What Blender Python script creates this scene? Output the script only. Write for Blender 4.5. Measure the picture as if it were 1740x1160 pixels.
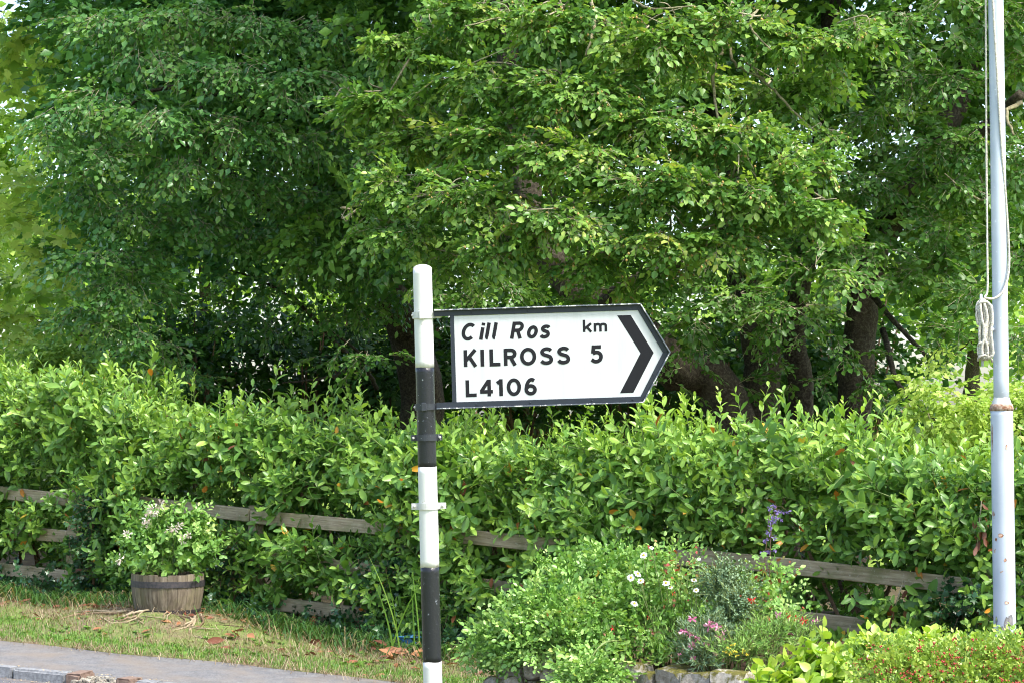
import bpy, bmesh, math
import numpy as np
from mathutils import Vector, Matrix

# ------------------------------------------------------------------ camera, sky, sun, exposure
for o in list(bpy.data.objects):
    bpy.data.objects.remove(o)
SC = bpy.context.scene
COL = SC.collection
FPX = 3900.0                       # focal length in pixels of a 1740 pixel wide frame
PITCH = math.atan(140.0 / FPX)     # horizon lies 140 px under the picture's middle
CAMZ = 2.0
cam_data = bpy.data.cameras.new('camera')
cam = bpy.data.objects.new('camera', cam_data)
COL.objects.link(cam)
cam_data.sensor_width = 36.0
cam_data.lens = 36.0 * FPX / 1740.0
cam_data.clip_start = 0.1
cam_data.clip_end = 3000
cam.location = (0, 0, CAMZ)
cam.rotation_euler = (math.pi / 2 + PITCH, 0, 0)
cam_data.dof.use_dof = True
cam_data.dof.focus_distance = 12.5
cam_data.dof.aperture_fstop = 16
SC.camera = cam

SUN_EL, SUN_AZ = math.radians(55), math.radians(128)      # azimuth clockwise from the view direction (+Y)
world = bpy.data.worlds.new('World')
SC.world = world
world.use_nodes = True
wn = world.node_tree
wn.nodes.clear()
sky = wn.nodes.new('ShaderNodeTexSky')
sky.sky_type = 'NISHITA'
sky.sun_disc = False
sky.sun_elevation = SUN_EL
sky.sun_rotation = SUN_AZ
sky.air_density = 1.0
sky.dust_density = 2.5
sky.ozone_density = 0.6
bg = wn.nodes.new('ShaderNodeBackground')
bg.inputs['Strength'].default_value = 0.12
wo = wn.nodes.new('ShaderNodeOutputWorld')
wn.links.new(sky.outputs[0], bg.inputs[0])
wn.links.new(bg.outputs[0], wo.inputs[0])

sun_data = bpy.data.lights.new('sun', 'SUN')
sun_data.energy = 1.7
sun_data.angle = math.radians(10)
sun_data.color = (1.0, 0.97, 0.92)
sun = bpy.data.objects.new('sun', sun_data)
COL.objects.link(sun)
sdir = Vector((math.sin(SUN_AZ) * math.cos(SUN_EL), math.cos(SUN_AZ) * math.cos(SUN_EL), math.sin(SUN_EL)))
sun.rotation_euler = sdir.to_track_quat('Z', 'Y').to_euler()
sun.location = (0, 0, 30)

vs = SC.view_settings
vs.view_transform = 'Standard'
vs.look = 'None'
vs.exposure = 2.0
vs.gamma = 1.0
vs.use_curve_mapping = False
SC.cycles.use_denoising = True
SC.cycles.filter_width = 1.0
SC.cycles.max_bounces = 6
SC.cycles.diffuse_bounces = 4
SC.cycles.glossy_bounces = 3
SC.cycles.transmission_bounces = 4
SC.cycles.use_adaptive_sampling = True
SC.cycles.adaptive_threshold = 0.02

R = np.random.default_rng(41)

# ------------------------------------------------------------------ coordinates
def P(px, py, D):
    """point seen at pixel (px, py) of the 1740 x 1160 photograph, D metres in front of the camera"""
    dx = (px - 870) / FPX
    du = (580 - py) / FPX
    fy = math.cos(PITCH) - du * math.sin(PITCH)
    fz = math.sin(PITCH) + du * math.cos(PITCH)
    k = D / fy
    return np.array([dx * k, D, CAMZ + fz * k])

def project(p):
    p = np.asarray(p, float)
    y, z = p[..., 1], p[..., 2] - CAMZ
    f = y * math.cos(PITCH) + z * math.sin(PITCH)
    up = -y * math.sin(PITCH) + z * math.cos(PITCH)
    return 870 + FPX * p[..., 0] / f, 580 - FPX * up / f, f

F0 = np.array([-4.68, 21.0])                 # where the fence line meets the frame's side
TU = np.array([0.808, -0.589]); TU = TU / np.linalg.norm(TU)
NV = np.array([TU[1], -TU[0]])               # towards the road

def uv_of(x, y):
    d0, d1 = x - F0[0], y - F0[1]
    return d0 * TU[0] + d1 * TU[1], d0 * NV[0] + d1 * NV[1]

def ground_u(u):
    u = np.asarray(u, float)
    s = np.where(u < 8, u, 8 + 2.5 * np.tanh((u - 8) / 2.5))
    s = np.where(s > -6, s, -6 + 3 * np.tanh((s + 6) / 3))
    return CAMZ - 1.505 - 0.05 * s

def UV(u, v, h=0.0):
    q = F0 + u * TU + v * NV
    return np.array([q[0], q[1], float(ground_u(u)) + h])

def on_ground(px, py, h=0.0):
    lo, hi = 5.0, 60.0
    for _ in range(50):
        m = (lo + hi) / 2
        p = P(px, py, m)
        u, v = uv_of(p[0], p[1])
        if p[2] > ground_u(u) + h: lo = m
        else: hi = m
    return P(px, py, lo)

def fence_D(px, v=0.0):
    k = (px - 870) / FPX
    # NV . ((k D, D) - F0) = v
    return (v + NV @ F0) / (NV[0] * k + NV[1])

# ------------------------------------------------------------------ objects
BASE = {}

def base_of(o):
    while o is not None:
        if o.name in BASE: return BASE[o.name]
        o = o.parent
    return np.zeros(3)

def thing(name, label, cat, loc=(0, 0, 0), group=None):
    o = bpy.data.objects.new(name, None)
    o.empty_display_size = 0.1
    COL.objects.link(o)
    o.location = [float(c) for c in loc]
    BASE[o.name] = np.array(loc, float)
    o['label'] = label; o['category'] = cat
    if group: o['group'] = group
    return o

def tag(o, label=None, cat=None, group=None, kind=None):
    if label: o['label'] = label
    if cat: o['category'] = cat
    if group: o['group'] = group
    if kind: o['kind'] = kind
    return o

def link(name, me, mat, parent=None):
    o = bpy.data.objects.new(name, me)
    COL.objects.link(o)
    if mat is not None and not me.materials:
        for m in (mat if isinstance(mat, (list, tuple)) else [mat]): me.materials.append(m)
    if parent is not None: o.parent = parent
    return o

def fast_mesh(name, V, T, tone=None, smooth=True):
    me = bpy.data.meshes.new(name)
    V = np.ascontiguousarray(V, np.float32); T = np.ascontiguousarray(T, np.int32)
    nv, nt = len(V), len(T)
    me.vertices.add(nv); me.vertices.foreach_set('co', V.ravel())
    me.loops.add(nt * 3); me.loops.foreach_set('vertex_index', T.ravel())
    me.polygons.add(nt)
    me.polygons.foreach_set('loop_start', np.arange(0, nt * 3, 3, dtype=np.int32))
    me.polygons.foreach_set('use_smooth', np.full(nt, smooth, dtype=bool))
    me.update(calc_edges=True)
    if tone is not None:
        a = me.attributes.new('tone', 'FLOAT', 'POINT')
        a.data.foreach_set('value', np.ascontiguousarray(tone, np.float32))
    return me

class MB:
    """collects triangles"""
    def __init__(s): s.v, s.t, s.c, s.n = [], [], [], 0
    def add(s, V, T, tone=0.5):
        V = np.asarray(V, float); T = np.asarray(T, int)
        s.v.append(V); s.t.append(T + s.n); s.n += len(V)
        s.c.append(np.broadcast_to(np.asarray(tone, float), (len(V),)))
    def tube(s, pts, rad, sides=6, cap=True, tone=0.5, jag=0.0):
        V, T = tube(pts, rad, sides, cap, jag); s.add(V, T, tone)
    def build(s, name, mat, parent=None, smooth=True, local=False):
        V = np.concatenate(s.v)
        if not local: V = V - base_of(parent)
        me = fast_mesh(name, V, np.concatenate(s.t), np.concatenate(s.c), smooth)
        return link(name, me, mat, parent)

def tube(pts, rad, sides=6, cap=True, jag=0.0):
    pts = np.asarray(pts, float); n = len(pts)
    rad = np.broadcast_to(np.asarray(rad, float), (n,))
    d = np.gradient(pts, axis=0)
    d /= np.linalg.norm(d, axis=1)[:, None] + 1e-12
    ref = np.array([0, 0, 1.0]) if abs(d[0, 2]) < 0.9 else np.array([1.0, 0, 0])
    a = np.cross(d[0], ref); a /= np.linalg.norm(a)
    ang = np.linspace(0, 2 * np.pi, sides, endpoint=False)
    V = []
    for i in range(n):
        a = a - d[i] * (a @ d[i]); a /= np.linalg.norm(a) + 1e-12
        b = np.cross(d[i], a)
        r = rad[i] * (1 + jag * (R.random(sides) - 0.5))
        V.append(pts[i] + (np.cos(ang) * r)[:, None] * a + (np.sin(ang) * r)[:, None] * b)
    V = np.concatenate(V)
    k = np.arange(sides); k2 = (k + 1) % sides
    T = []
    for i in range(n - 1):
        o0, o1 = i * sides, (i + 1) * sides
        T.append(np.stack([o0 + k, o0 + k2, o1 + k2], 1)); T.append(np.stack([o0 + k, o1 + k2, o1 + k], 1))
    if cap:
        V = np.concatenate([V, pts[:1], pts[-1:]])
        c0, c1 = n * sides, n * sides + 1
        T.append(np.stack([np.full(sides, c0), k2, k], 1))
        T.append(np.stack([np.full(sides, c1), (n - 1) * sides + k, (n - 1) * sides + k2], 1))
    return V, np.concatenate(T)

def smooth_path(pts, n=24):
    pts = np.asarray(pts, float)
    q = np.concatenate([2 * pts[:1] - pts[1:2], pts, 2 * pts[-1:] - pts[-2:-1]])
    out = []
    m = len(pts) - 1
    for t in np.linspace(0, m - 1e-9, n):
        i = int(t); f = t - i
        p0, p1, p2, p3 = q[i], q[i + 1], q[i + 2], q[i + 3]
        out.append(0.5 * ((2 * p1) + (-p0 + p2) * f + (2 * p0 - 5 * p1 + 4 * p2 - p3) * f * f + (-p0 + 3 * p1 - 3 * p2 + p3) * f ** 3))
    return np.array(out)

def bm_object(name, bm, mat, parent=None, smooth=False):
    me = bpy.data.meshes.new(name)
    bm.normal_update()
    bm.to_mesh(me); bm.free()
    if smooth:
        me.polygons.foreach_set('use_smooth', np.ones(len(me.polygons), bool))
    return link(name, me, mat, parent)

def box_bm(sx, sy, sz, bev=0.004, seg=1, cuts=0):
    bm = bmesh.new()
    bmesh.ops.create_cube(bm, size=1.0)
    bmesh.ops.scale(bm, vec=(sx, sy, sz), verts=bm.verts)
    if cuts:
        bmesh.ops.subdivide_edges(bm, edges=[e for e in bm.edges if abs(e.verts[0].co.x - e.verts[1].co.x) > 1e-6], cuts=cuts)
    if bev: bmesh.ops.bevel(bm, geom=[e for e in bm.edges if e.calc_face_angle(0) > 0.5], offset=bev, segments=seg, affect='EDGES')
    return bm

def sheet(name, pts_uvh, mat, kind='structure', parent=None):
    """quad strips from a grid [row][col] of points"""
    g = np.asarray(pts_uvh, float); r, c = g.shape[:2]
    i = np.arange(r - 1)[:, None] * c + np.arange(c - 1)[None]
    i = i.ravel()
    T = np.concatenate([np.stack([i, i + c, i + c + 1], 1), np.stack([i, i + c + 1, i + 1], 1)])
    n = np.cross(g[1, 0] - g[0, 0], g[1, 1] - g[0, 0])
    if n[2] < 0: T = T[:, ::-1]
    o = link(name, fast_mesh(name, g.reshape(-1, 3), T), mat, parent)
    if kind: o['kind'] = kind
    return o

# ------------------------------------------------------------------ materials
class NT:
    def __init__(s, m):
        m.use_nodes = True; s.m = m; s.t = m.node_tree; s.t.nodes.clear()
    def n(s, kind, **kw):
        nd = s.t.nodes.new('ShaderNode' + kind)
        for k, v in kw.items():
            if k in nd.inputs: nd.inputs[k].default_value = v
            else: setattr(nd, k, v)
        return nd
    def l(s, a, b): s.t.links.new(a, b)

def ramp(nt, fac, stops, interp='LINEAR'):
    r = nt.n('ValToRGB'); cr = r.color_ramp; cr.interpolation = interp
    while len(cr.elements) < len(stops): cr.elements.new(0.5)
    for e, (p, c) in zip(cr.elements, stops):
        e.position = p; e.color = (*c, 1) if len(c) == 3 else c
    nt.l(fac, r.inputs[0])
    return r.outputs[0]

def noise(nt, scale, detail=4, rough=0.6, coord='Object', vec=None):
    nz = nt.n('TexNoise'); nz.inputs['Scale'].default_value = scale
    nz.inputs['Detail'].default_value = detail; nz.inputs['Roughness'].default_value = rough
    if vec is None:
        tc = nt.n('TexCoord'); vec = tc.outputs[coord]
    nt.l(vec, nz.inputs['Vector'])
    return nz.outputs['Fac']

def mixc(nt, fac, a, b, mode='MIX'):
    mx = nt.n('Mix', data_type='RGBA', blend_type=mode)
    for sock, val in ((mx.inputs[0], fac), (mx.inputs[6], a), (mx.inputs[7], b)):
        if hasattr(val, 'links'): nt.l(val, sock)
        elif isinstance(val, (int, float)): sock.default_value = val
        else: sock.default_value = (*val, 1)
    return mx.outputs[2]

def finish(nt, color, rough=0.6, spec=0.4, bump=None, bump_d=0.01, bump_s=0.6, metallic=0.0):
    b = nt.n('BsdfPrincipled'); out = nt.n('OutputMaterial')
    if hasattr(color, 'links'): nt.l(color, b.inputs['Base Color'])
    else: b.inputs['Base Color'].default_value = (*color, 1)
    if hasattr(rough, 'links'): nt.l(rough, b.inputs['Roughness'])
    else: b.inputs['Roughness'].default_value = rough
    b.inputs['Specular IOR Level'].default_value = spec
    b.inputs['Metallic'].default_value = metallic
    if bump is not None:
        bp = nt.n('Bump'); bp.inputs['Distance'].default_value = bump_d; bp.inputs['Strength'].default_value = bump_s
        nt.l(bump, bp.inputs['Height']); nt.l(bp.outputs[0], b.inputs['Normal'])
    nt.l(b.outputs[0], out.inputs[0])
    return nt.m

def simple(name, c1, c2=None, scale=20, rough=0.6, spec=0.4, bump=0.0, detail=5, lo=0.35, hi=0.65):
    nt = NT(bpy.data.materials.new(name))
    if c2 is None: return finish(nt, c1, rough, spec)
    f = noise(nt, scale, detail)
    col = ramp(nt, f, [(lo, c1), (hi, c2)])
    return finish(nt, col, rough, spec, f if bump else None, bump)

def leaf_material(name, stops, rough=0.38, spec=0.5, trans=0.3, tcol=(1.25, 1.2, 0.5)):
    nt = NT(bpy.data.materials.new(name))
    at = nt.n('Attribute', attribute_name='tone')
    col = ramp(nt, at.outputs['Fac'], stops)
    b = nt.n('BsdfPrincipled', Roughness=rough); b.inputs['Specular IOR Level'].default_value = spec
    nt.l(col, b.inputs['Base Color'])
    tr = nt.n('BsdfTranslucent')
    nt.l(mixc(nt, 1.0, col, tcol, 'MULTIPLY'), tr.inputs['Color'])
    mx = nt.n('MixShader', Fac=trans); out = nt.n('OutputMaterial')
    nt.l(b.outputs[0], mx.inputs[1]); nt.l(tr.outputs[0], mx.inputs[2]); nt.l(mx.outputs[0], out.inputs[0])
    return nt.m

DEADSTOPS = [(0.88, (0.72, 0.4, 0.04)), (0.94, (0.45, 0.14, 0.03)), (1.0, (0.16, 0.06, 0.03))]
M = {}
M['laurel'] = leaf_material('laurel_leaf', [(0.0, (0.042, 0.12, 0.02)), (0.45, (0.135, 0.28, 0.05)), (0.82, (0.33, 0.51, 0.09))] + DEADSTOPS, rough=0.37, spec=0.42, trans=0.32)
M['beech'] = leaf_material('beech_leaf', [(0.0, (0.035, 0.115, 0.018)), (0.5, (0.128, 0.265, 0.05)), (0.85, (0.31, 0.46, 0.09)), (1.0, (0.42, 0.46, 0.12))], rough=0.38, spec=0.4, trans=0.36)
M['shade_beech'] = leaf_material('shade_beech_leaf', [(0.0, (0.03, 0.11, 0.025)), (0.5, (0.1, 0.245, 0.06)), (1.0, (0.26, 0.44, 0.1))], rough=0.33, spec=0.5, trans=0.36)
M['maple'] = leaf_material('maple_leaf', [(0.0, (0.1, 0.22, 0.04)), (0.5, (0.25, 0.41, 0.07)), (1.0, (0.5, 0.6, 0.13))], rough=0.45, trans=0.45, tcol=(1.1, 1.12, 0.75))
M['lime'] = leaf_material('far_leaf', [(0.0, (0.12, 0.26, 0.03)), (0.5, (0.24, 0.4, 0.04)), (1.0, (0.42, 0.55, 0.12))], rough=0.5, trans=0.4, tcol=(1.1, 1.1, 0.75))
M['shade_dark'] = leaf_material('shade_dark_leaf', [(0.0, (0.02, 0.065, 0.014)), (0.6, (0.045, 0.125, 0.022)), (1.0, (0.09, 0.2, 0.03))], rough=0.5, spec=0.25, trans=0.25)  # understorey leaves: shade of the hollow painted into a very dark base colour
M['ivy'] = leaf_material('ivy_leaf', [(0.0, (0.012, 0.045, 0.018)), (0.6, (0.03, 0.09, 0.03)), (1.0, (0.07, 0.17, 0.04))], rough=0.35, trans=0.12)
M['rose'] = leaf_material('rose_leaf', [(0.0, (0.08, 0.19, 0.03)), (0.5, (0.19, 0.37, 0.075)), (0.85, (0.4, 0.58, 0.17)), (0.93, (0.3, 0.12, 0.04)), (1.0, (0.33, 0.03, 0.03))], rough=0.4, trans=0.3)
M['silver'] = leaf_material('silver_leaf', [(0.0, (0.09, 0.17, 0.09)), (0.6, (0.19, 0.3, 0.16)), (1.0, (0.36, 0.47, 0.28))], rough=0.6, trans=0.2)
M['hydrangea'] = leaf_material('hydrangea_leaf', [(0.0, (0.12, 0.26, 0.02)), (0.5, (0.27, 0.45, 0.04)), (1.0, (0.52, 0.62, 0.13))], rough=0.42, trans=0.35)
M['cotoneaster'] = leaf_material('cotoneaster_leaf', [(0.0, (0.1, 0.2, 0.03)), (0.5, (0.26, 0.4, 0.06)), (1.0, (0.52, 0.6, 0.16))], rough=0.36, trans=0.25)
M['blade'] = leaf_material('grass_blade', [(0.0, (0.045, 0.12, 0.03)), (0.4, (0.14, 0.28, 0.03)), (0.7, (0.22, 0.28, 0.07)), (0.85, (0.25, 0.2, 0.11)), (1.0, (0.18, 0.13, 0.075))], rough=0.5, trans=0.3)
M['straw'] = leaf_material('dry_stalk', [(0.0, (0.11, 0.065, 0.035)), (0.5, (0.27, 0.19, 0.11)), (1.0, (0.42, 0.35, 0.23))], rough=0.7, trans=0.15)
M['fallen'] = leaf_material('fallen_leaf', [(0.0, (0.09, 0.035, 0.02)), (0.5, (0.24, 0.08, 0.04)), (1.0, (0.42, 0.2, 0.09))], rough=0.55, trans=0.15)
def petal(name, c, c2=None, trans=0.3):
    return leaf_material(name, [(0, c), (1, c2 or c)], rough=0.55, spec=0.3, trans=trans, tcol=(1.0, 1.0, 1.0))
M['white_petal'] = petal('white_petal', (0.85, 0.86, 0.84))
M['pink_petal'] = petal('pink_petal', (0.55, 0.08, 0.24), (0.75, 0.4, 0.52))
M['red_petal'] = petal('red_petal', (0.55, 0.01, 0.015), (0.7, 0.06, 0.04))
M['yellow_petal'] = petal('yellow_petal', (0.75, 0.6, 0.06))
M['purple_petal'] = petal('purple_petal', (0.16, 0.1, 0.3), (0.3, 0.24, 0.48))
M['cream_petal'] = petal('withered_petal', (0.5, 0.38, 0.3), (0.8, 0.72, 0.64))
M['yellow_eye'] = simple('flower_eye', (0.6, 0.42, 0.03))
M['berry'] = simple('red_berry', (0.36, 0.05, 0.04), rough=0.4)
M['husk'] = simple('beech_husk', (0.42, 0.3, 0.09), (0.3, 0.2, 0.06), 90, 0.8)
M['twig'] = simple('twig_bark', (0.2, 0.17, 0.1), (0.38, 0.34, 0.23), 30, 0.85)
M['stem'] = simple('green_stem', (0.12, 0.18, 0.05), (0.2, 0.25, 0.08), 30, 0.7)
M['brown_stem'] = simple('brown_stem', (0.12, 0.07, 0.04), (0.22, 0.14, 0.08), 30, 0.8)
def bark(name, c1, c2, c3):
    nt = NT(bpy.data.materials.new(name))
    f = noise(nt, 5, 8, 0.7); g = noise(nt, 38, 5, 0.7)
    col = mixc(nt, ramp(nt, g, [(0.45, (0, 0, 0)), (0.68, (1, 1, 1))]), ramp(nt, f, [(0.35, c1), (0.62, c2)]), c3)
    return finish(nt, col, 0.9, 0.2, g, 0.02, 0.8)
M['bark'] = bark('beech_bark', (0.018, 0.014, 0.01), (0.045, 0.036, 0.024), (0.1, 0.09, 0.06))
M['limb'] = bark('lichen_limb', (0.12, 0.1, 0.05), (0.24, 0.21, 0.13), (0.36, 0.34, 0.2))

def wood_rail():
    nt = NT(bpy.data.materials.new('weathered_rail'))
    tc = nt.n('TexCoord'); mp = nt.n('Mapping'); mp.inputs['Scale'].default_value = (1.2, 22, 22)
    nt.l(tc.outputs['Object'], mp.inputs[0])
    f = noise(nt, 3, 8, 0.65, vec=mp.outputs[0]); g = noise(nt, 5, 5, 0.6); h = noise(nt, 55, 4, 0.7)
    c = ramp(nt, f, [(0.3, (0.19, 0.145, 0.09)), (0.55, (0.37, 0.3, 0.2)), (0.75, (0.48, 0.42, 0.31))])
    c = mixc(nt, ramp(nt, g, [(0.48, (0, 0, 0)), (0.66, (0.75, 0.75, 0.75))]), c, (0.17, 0.17, 0.075))
    c = mixc(nt, ramp(nt, h, [(0.6, (0, 0, 0)), (0.72, (0.8, 0.8, 0.8))]), c, (0.5, 0.49, 0.4))
    return finish(nt, c, 0.9, 0.2, f, 0.006)
M['rail'] = wood_rail()

def stave_mat():
    nt = NT(bpy.data.materials.new('barrel_stave'))
    tc = nt.n('TexCoord'); mp = nt.n('Mapping'); mp.inputs['Scale'].default_value = (26, 26, 2)
    nt.l(tc.outputs['Object'], mp.inputs[0])
    oi = nt.n('ObjectInfo')
    f = noise(nt, 2.2, 7, 0.6, vec=mp.outputs[0]); g = noise(nt, 7, 5, 0.65)
    c = ramp(nt, f, [(0.32, (0.08, 0.063, 0.043)), (0.52, (0.16, 0.128, 0.09)), (0.72, (0.25, 0.215, 0.16))])
    c = mixc(nt, ramp(nt, g, [(0.5, (0, 0, 0)), (0.7, (0.6, 0.6, 0.6))]), c, (0.16, 0.15, 0.07))
    mul = nt.n('MapRange'); mul.inputs[3].default_value = 0.75; mul.inputs[4].default_value = 1.15
    nt.l(oi.outputs['Random'], mul.inputs[0])
    hs = nt.n('HueSaturation'); nt.l(mul.outputs[0], hs.inputs['Value']); nt.l(c, hs.inputs['Color'])
    return finish(nt, hs.outputs[0], 0.85, 0.25, f, 0.004)
M['stave'] = stave_mat()
M['hoop'] = simple('rusty_hoop', (0.02, 0.02, 0.024), (0.055, 0.045, 0.045), 40, 0.55, 0.5, 0.002)
M['soil'] = simple('dark_soil', (0.05, 0.03, 0.02), (0.13, 0.085, 0.05), 30, 0.95, 0.1, 0.02)

def asphalt(name, a, b, yellow):
    nt = NT(bpy.data.materials.new(name))
    f = noise(nt, 75, 5, 0.85, 'Object'); g = noise(nt, 2.2, 5, 0.6); h = noise(nt, 30, 6, 0.8)
    c = ramp(nt, f, [(0.3, a), (0.7, b)])
    k = noise(nt, 11, 6, 0.75)
    c = mixc(nt, 1.0, c, ramp(nt, k, [(0.33, (0.62, 0.62, 0.64)), (0.68, (1.0, 1.0, 0.98))]), 'MULTIPLY')
    c = mixc(nt, ramp(nt, g, [(0.42, (0, 0, 0)), (0.66, (0.6, 0.6, 0.6))]), c, (0.2, 0.16, 0.12))
    c = mixc(nt, ramp(nt, h, [(0.6, (0, 0, 0)), (0.7, (1, 1, 1))]), c, yellow)
    return finish(nt, c, 0.9, 0.25, f, 0.004)
M['path'] = asphalt('footpath_asphalt', (0.08, 0.08, 0.083), (0.28, 0.278, 0.28), (0.22, 0.18, 0.12))
M['road'] = asphalt('road_asphalt', (0.06, 0.065, 0.08), (0.2, 0.2, 0.22), (0.33, 0.3, 0.11))

def verge_mat():
    nt = NT(bpy.data.materials.new('verge_turf'))
    f = noise(nt, 1.6, 6, 0.7); g = noise(nt, 45, 5, 0.75)
    green = ramp(nt, g, [(0.3, (0.07, 0.12, 0.025)), (0.7, (0.2, 0.26, 0.07))])
    brown = ramp(nt, g, [(0.3, (0.1, 0.07, 0.045)), (0.7, (0.28, 0.22, 0.14))])
    return finish(nt, mixc(nt, ramp(nt, f, [(0.42, (0, 0, 0)), (0.58, (1, 1, 1))]), green, brown), 0.95, 0.1, g, 0.02)
M['verge'] = verge_mat()
M['field'] = simple('field_grass', (0.14, 0.24, 0.035), (0.3, 0.4, 0.07), 3, 0.9, 0.1)
M['earth'] = simple('shade_earth', (0.06, 0.045, 0.03), (0.12, 0.1, 0.05), 8, 0.95, 0.1, 0.03)
M['mound'] = simple('dry_mound', (0.14, 0.09, 0.05), (0.36, 0.28, 0.18), 28, 0.95, 0.1, 0.03)
M['kerb'] = simple('kerb_concrete', (0.15, 0.155, 0.16), (0.27, 0.275, 0.28), 45, 0.9, 0.2, 0.003)
M['brick_kerb'] = simple('brown_kerb', (0.13, 0.085, 0.065), (0.25, 0.18, 0.14), 30, 0.85, 0.2, 0.003)
M['rubble'] = simple('rubble_stone', (0.1, 0.09, 0.07), (0.34, 0.31, 0.25), 40, 0.9, 0.2)

def stone_mat():
    nt = NT(bpy.data.materials.new('wall_stone'))
    oi = nt.n('ObjectInfo')
    f = noise(nt, 22, 8, 0.78); g = noise(nt, 9, 7, 0.75)
    c = ramp(nt, f, [(0.3, (0.13, 0.115, 0.09)), (0.5, (0.28, 0.255, 0.21)), (0.72, (0.46, 0.44, 0.39))])
    mul = nt.n('MapRange'); mul.inputs[3].default_value = 0.6; mul.inputs[4].default_value = 1.3
    nt.l(oi.outputs['Random'], mul.inputs[0])
    hs = nt.n('HueSaturation'); nt.l(mul.outputs[0], hs.inputs['Value']); nt.l(c, hs.inputs['Color'])
    ge = nt.n('NewGeometry'); sx = nt.n('SeparateXYZ'); nt.l(ge.outputs['Normal'], sx.inputs[0])
    ad = nt.n('Math', operation='ADD'); nt.l(g, ad.inputs[0])
    m2 = nt.n('Math', operation='MULTIPLY'); nt.l(sx.outputs['Z'], m2.inputs[0]); m2.inputs[1].default_value = 0.16
    nt.l(m2.outputs[0], ad.inputs[1])
    f2 = noise(nt, 70, 5, 0.8)
    moss = ramp(nt, f2, [(0.3, (0.035, 0.035, 0.012)), (0.7, (0.17, 0.155, 0.035))])
    c = mixc(nt, ramp(nt, ad.outputs[0], [(0.53, (0, 0, 0)), (0.64, (1, 1, 1))]), hs.outputs[0], moss)
    return finish(nt, c, 0.92, 0.15, f, 0.012)
M['stone'] = stone_mat()

def paint(name, col, chips, c_scale, chip_lo, rough=0.35, rust=0.0, bump=0.0015, spec=0.3):
    nt = NT(bpy.data.materials.new(name))
    f = noise(nt, c_scale, 6, 0.7); g = noise(nt, 7, 6, 0.7); h = noise(nt, 120, 3, 0.6)
    c = mixc(nt, ramp(nt, f, [(chip_lo, (0, 0, 0)), (chip_lo + 0.03, (1, 1, 1))]), col, chips)
    tc = nt.n('TexCoord'); mp = nt.n('Mapping'); mp.inputs['Scale'].default_value = (9, 9, 1.3); nt.l(tc.outputs['Object'], mp.inputs[0])
    st = noise(nt, 2.5, 6, 0.7, vec=mp.outputs[0])
    c = mixc(nt, 1.0, c, ramp(nt, st, [(0.28, (0.88, 0.88, 0.86)), (0.55, (1, 1, 1))]), 'MULTIPLY')
    if rust: c = mixc(nt, ramp(nt, g, [(rust, (0, 0, 0)), (rust + 0.06, (0.85, 0.85, 0.85))]), c, (0.32, 0.12, 0.03))
    return finish(nt, c, rough, spec, h, bump, 0.5)
M['post_white'] = paint('post_white_paint', (0.58, 0.58, 0.56), (0.42, 0.39, 0.32), 26, 0.62, 0.42, 0.68)
M['post_black'] = paint('post_black_paint', (0.012, 0.013, 0.017), (0.22, 0.24, 0.27), 60, 0.64, 0.28, 0, 0.003, 0.35)
M['clamp_white'] = paint('clamp_white_paint', (0.48, 0.48, 0.46), (0.3, 0.28, 0.25), 50, 0.64, 0.45)
M['clamp_black'] = paint('clamp_black_paint', (0.03, 0.034, 0.042), (0.35, 0.36, 0.37), 70, 0.64, 0.4)
M['sign_white'] = paint('sign_white_sheet', (0.47, 0.483, 0.5), (0.41, 0.415, 0.41), 30, 0.72, 0.4, 0, 0.0003, 0.2)
M['sign_black'] = paint('sign_black_print', (0.013, 0.013, 0.016), (0.05, 0.05, 0.055), 90, 0.7, 0.5, 0, 0.0003, 0.12)
M['sign_frame'] = paint('sign_frame_paint', (0.022, 0.027, 0.038), (0.25, 0.25, 0.26), 40, 0.7, 0.4, 0, 0.0015, 0.25)
M['bolt'] = simple('steel_bolt', (0.3, 0.3, 0.29), (0.5, 0.49, 0.46), 60, 0.4, 0.6)
M['rope'] = simple('braided_rope', (0.3, 0.28, 0.23), (0.66, 0.63, 0.55), 110, 0.9, 0.1, 0.004)
M['blue_plastic'] = simple('blue_plastic', (0.04, 0.16, 0.34), (0.06, 0.22, 0.42), 10, 0.5)

def pole_mat(name, rusty):
    nt = NT(bpy.data.materials.new(name))
    f = noise(nt, 9 if rusty else 4, 7, 0.7); g = noise(nt, 30, 4, 0.6); h = noise(nt, 3, 4, 0.5); k = noise(nt, 150, 2, 0.5)
    c = ramp(nt, h, [(0.35, (0.38, 0.43, 0.5)), (0.65, (0.48, 0.525, 0.59))])
    if rusty:
        tc = nt.n('TexCoord'); mp = nt.n('Mapping'); mp.inputs['Scale'].default_value = (30, 30, 1.2); nt.l(tc.outputs['Object'], mp.inputs[0])
        sk = noise(nt, 1.5, 6, 0.7, vec=mp.outputs[0])
        c = mixc(nt, ramp(nt, sk, [(0.6, (0, 0, 0)), (0.72, (0.45, 0.45, 0.45))]), c, (0.36, 0.27, 0.18))
        c = mixc(nt, ramp(nt, f, [(0.635, (0, 0, 0)), (0.66, (0.9, 0.9, 0.9))]), c, ramp(nt, g, [(0.4, (0.2, 0.09, 0.04)), (0.6, (0.42, 0.25, 0.12))]))
    else:
        c = mixc(nt, ramp(nt, g, [(0.66, (0, 0, 0)), (0.7, (0.7, 0.7, 0.7))]), c, (0.7, 0.73, 0.77))
    return finish(nt, c, 0.42, 0.5, k, 0.0015, 0.5)
M['pole'] = pole_mat('pole_paint', False)
M['pole_rust'] = pole_mat('pole_paint_rusting', True)
M['rust'] = simple('flaking_rust', (0.16, 0.06, 0.025), (0.45, 0.36, 0.28), 45, 0.9, 0.2, 0.004)
M['bare'] = simple('bare_patch', (0.09, 0.09, 0.09), (0.16, 0.15, 0.14), 40, 0.8)

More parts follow.
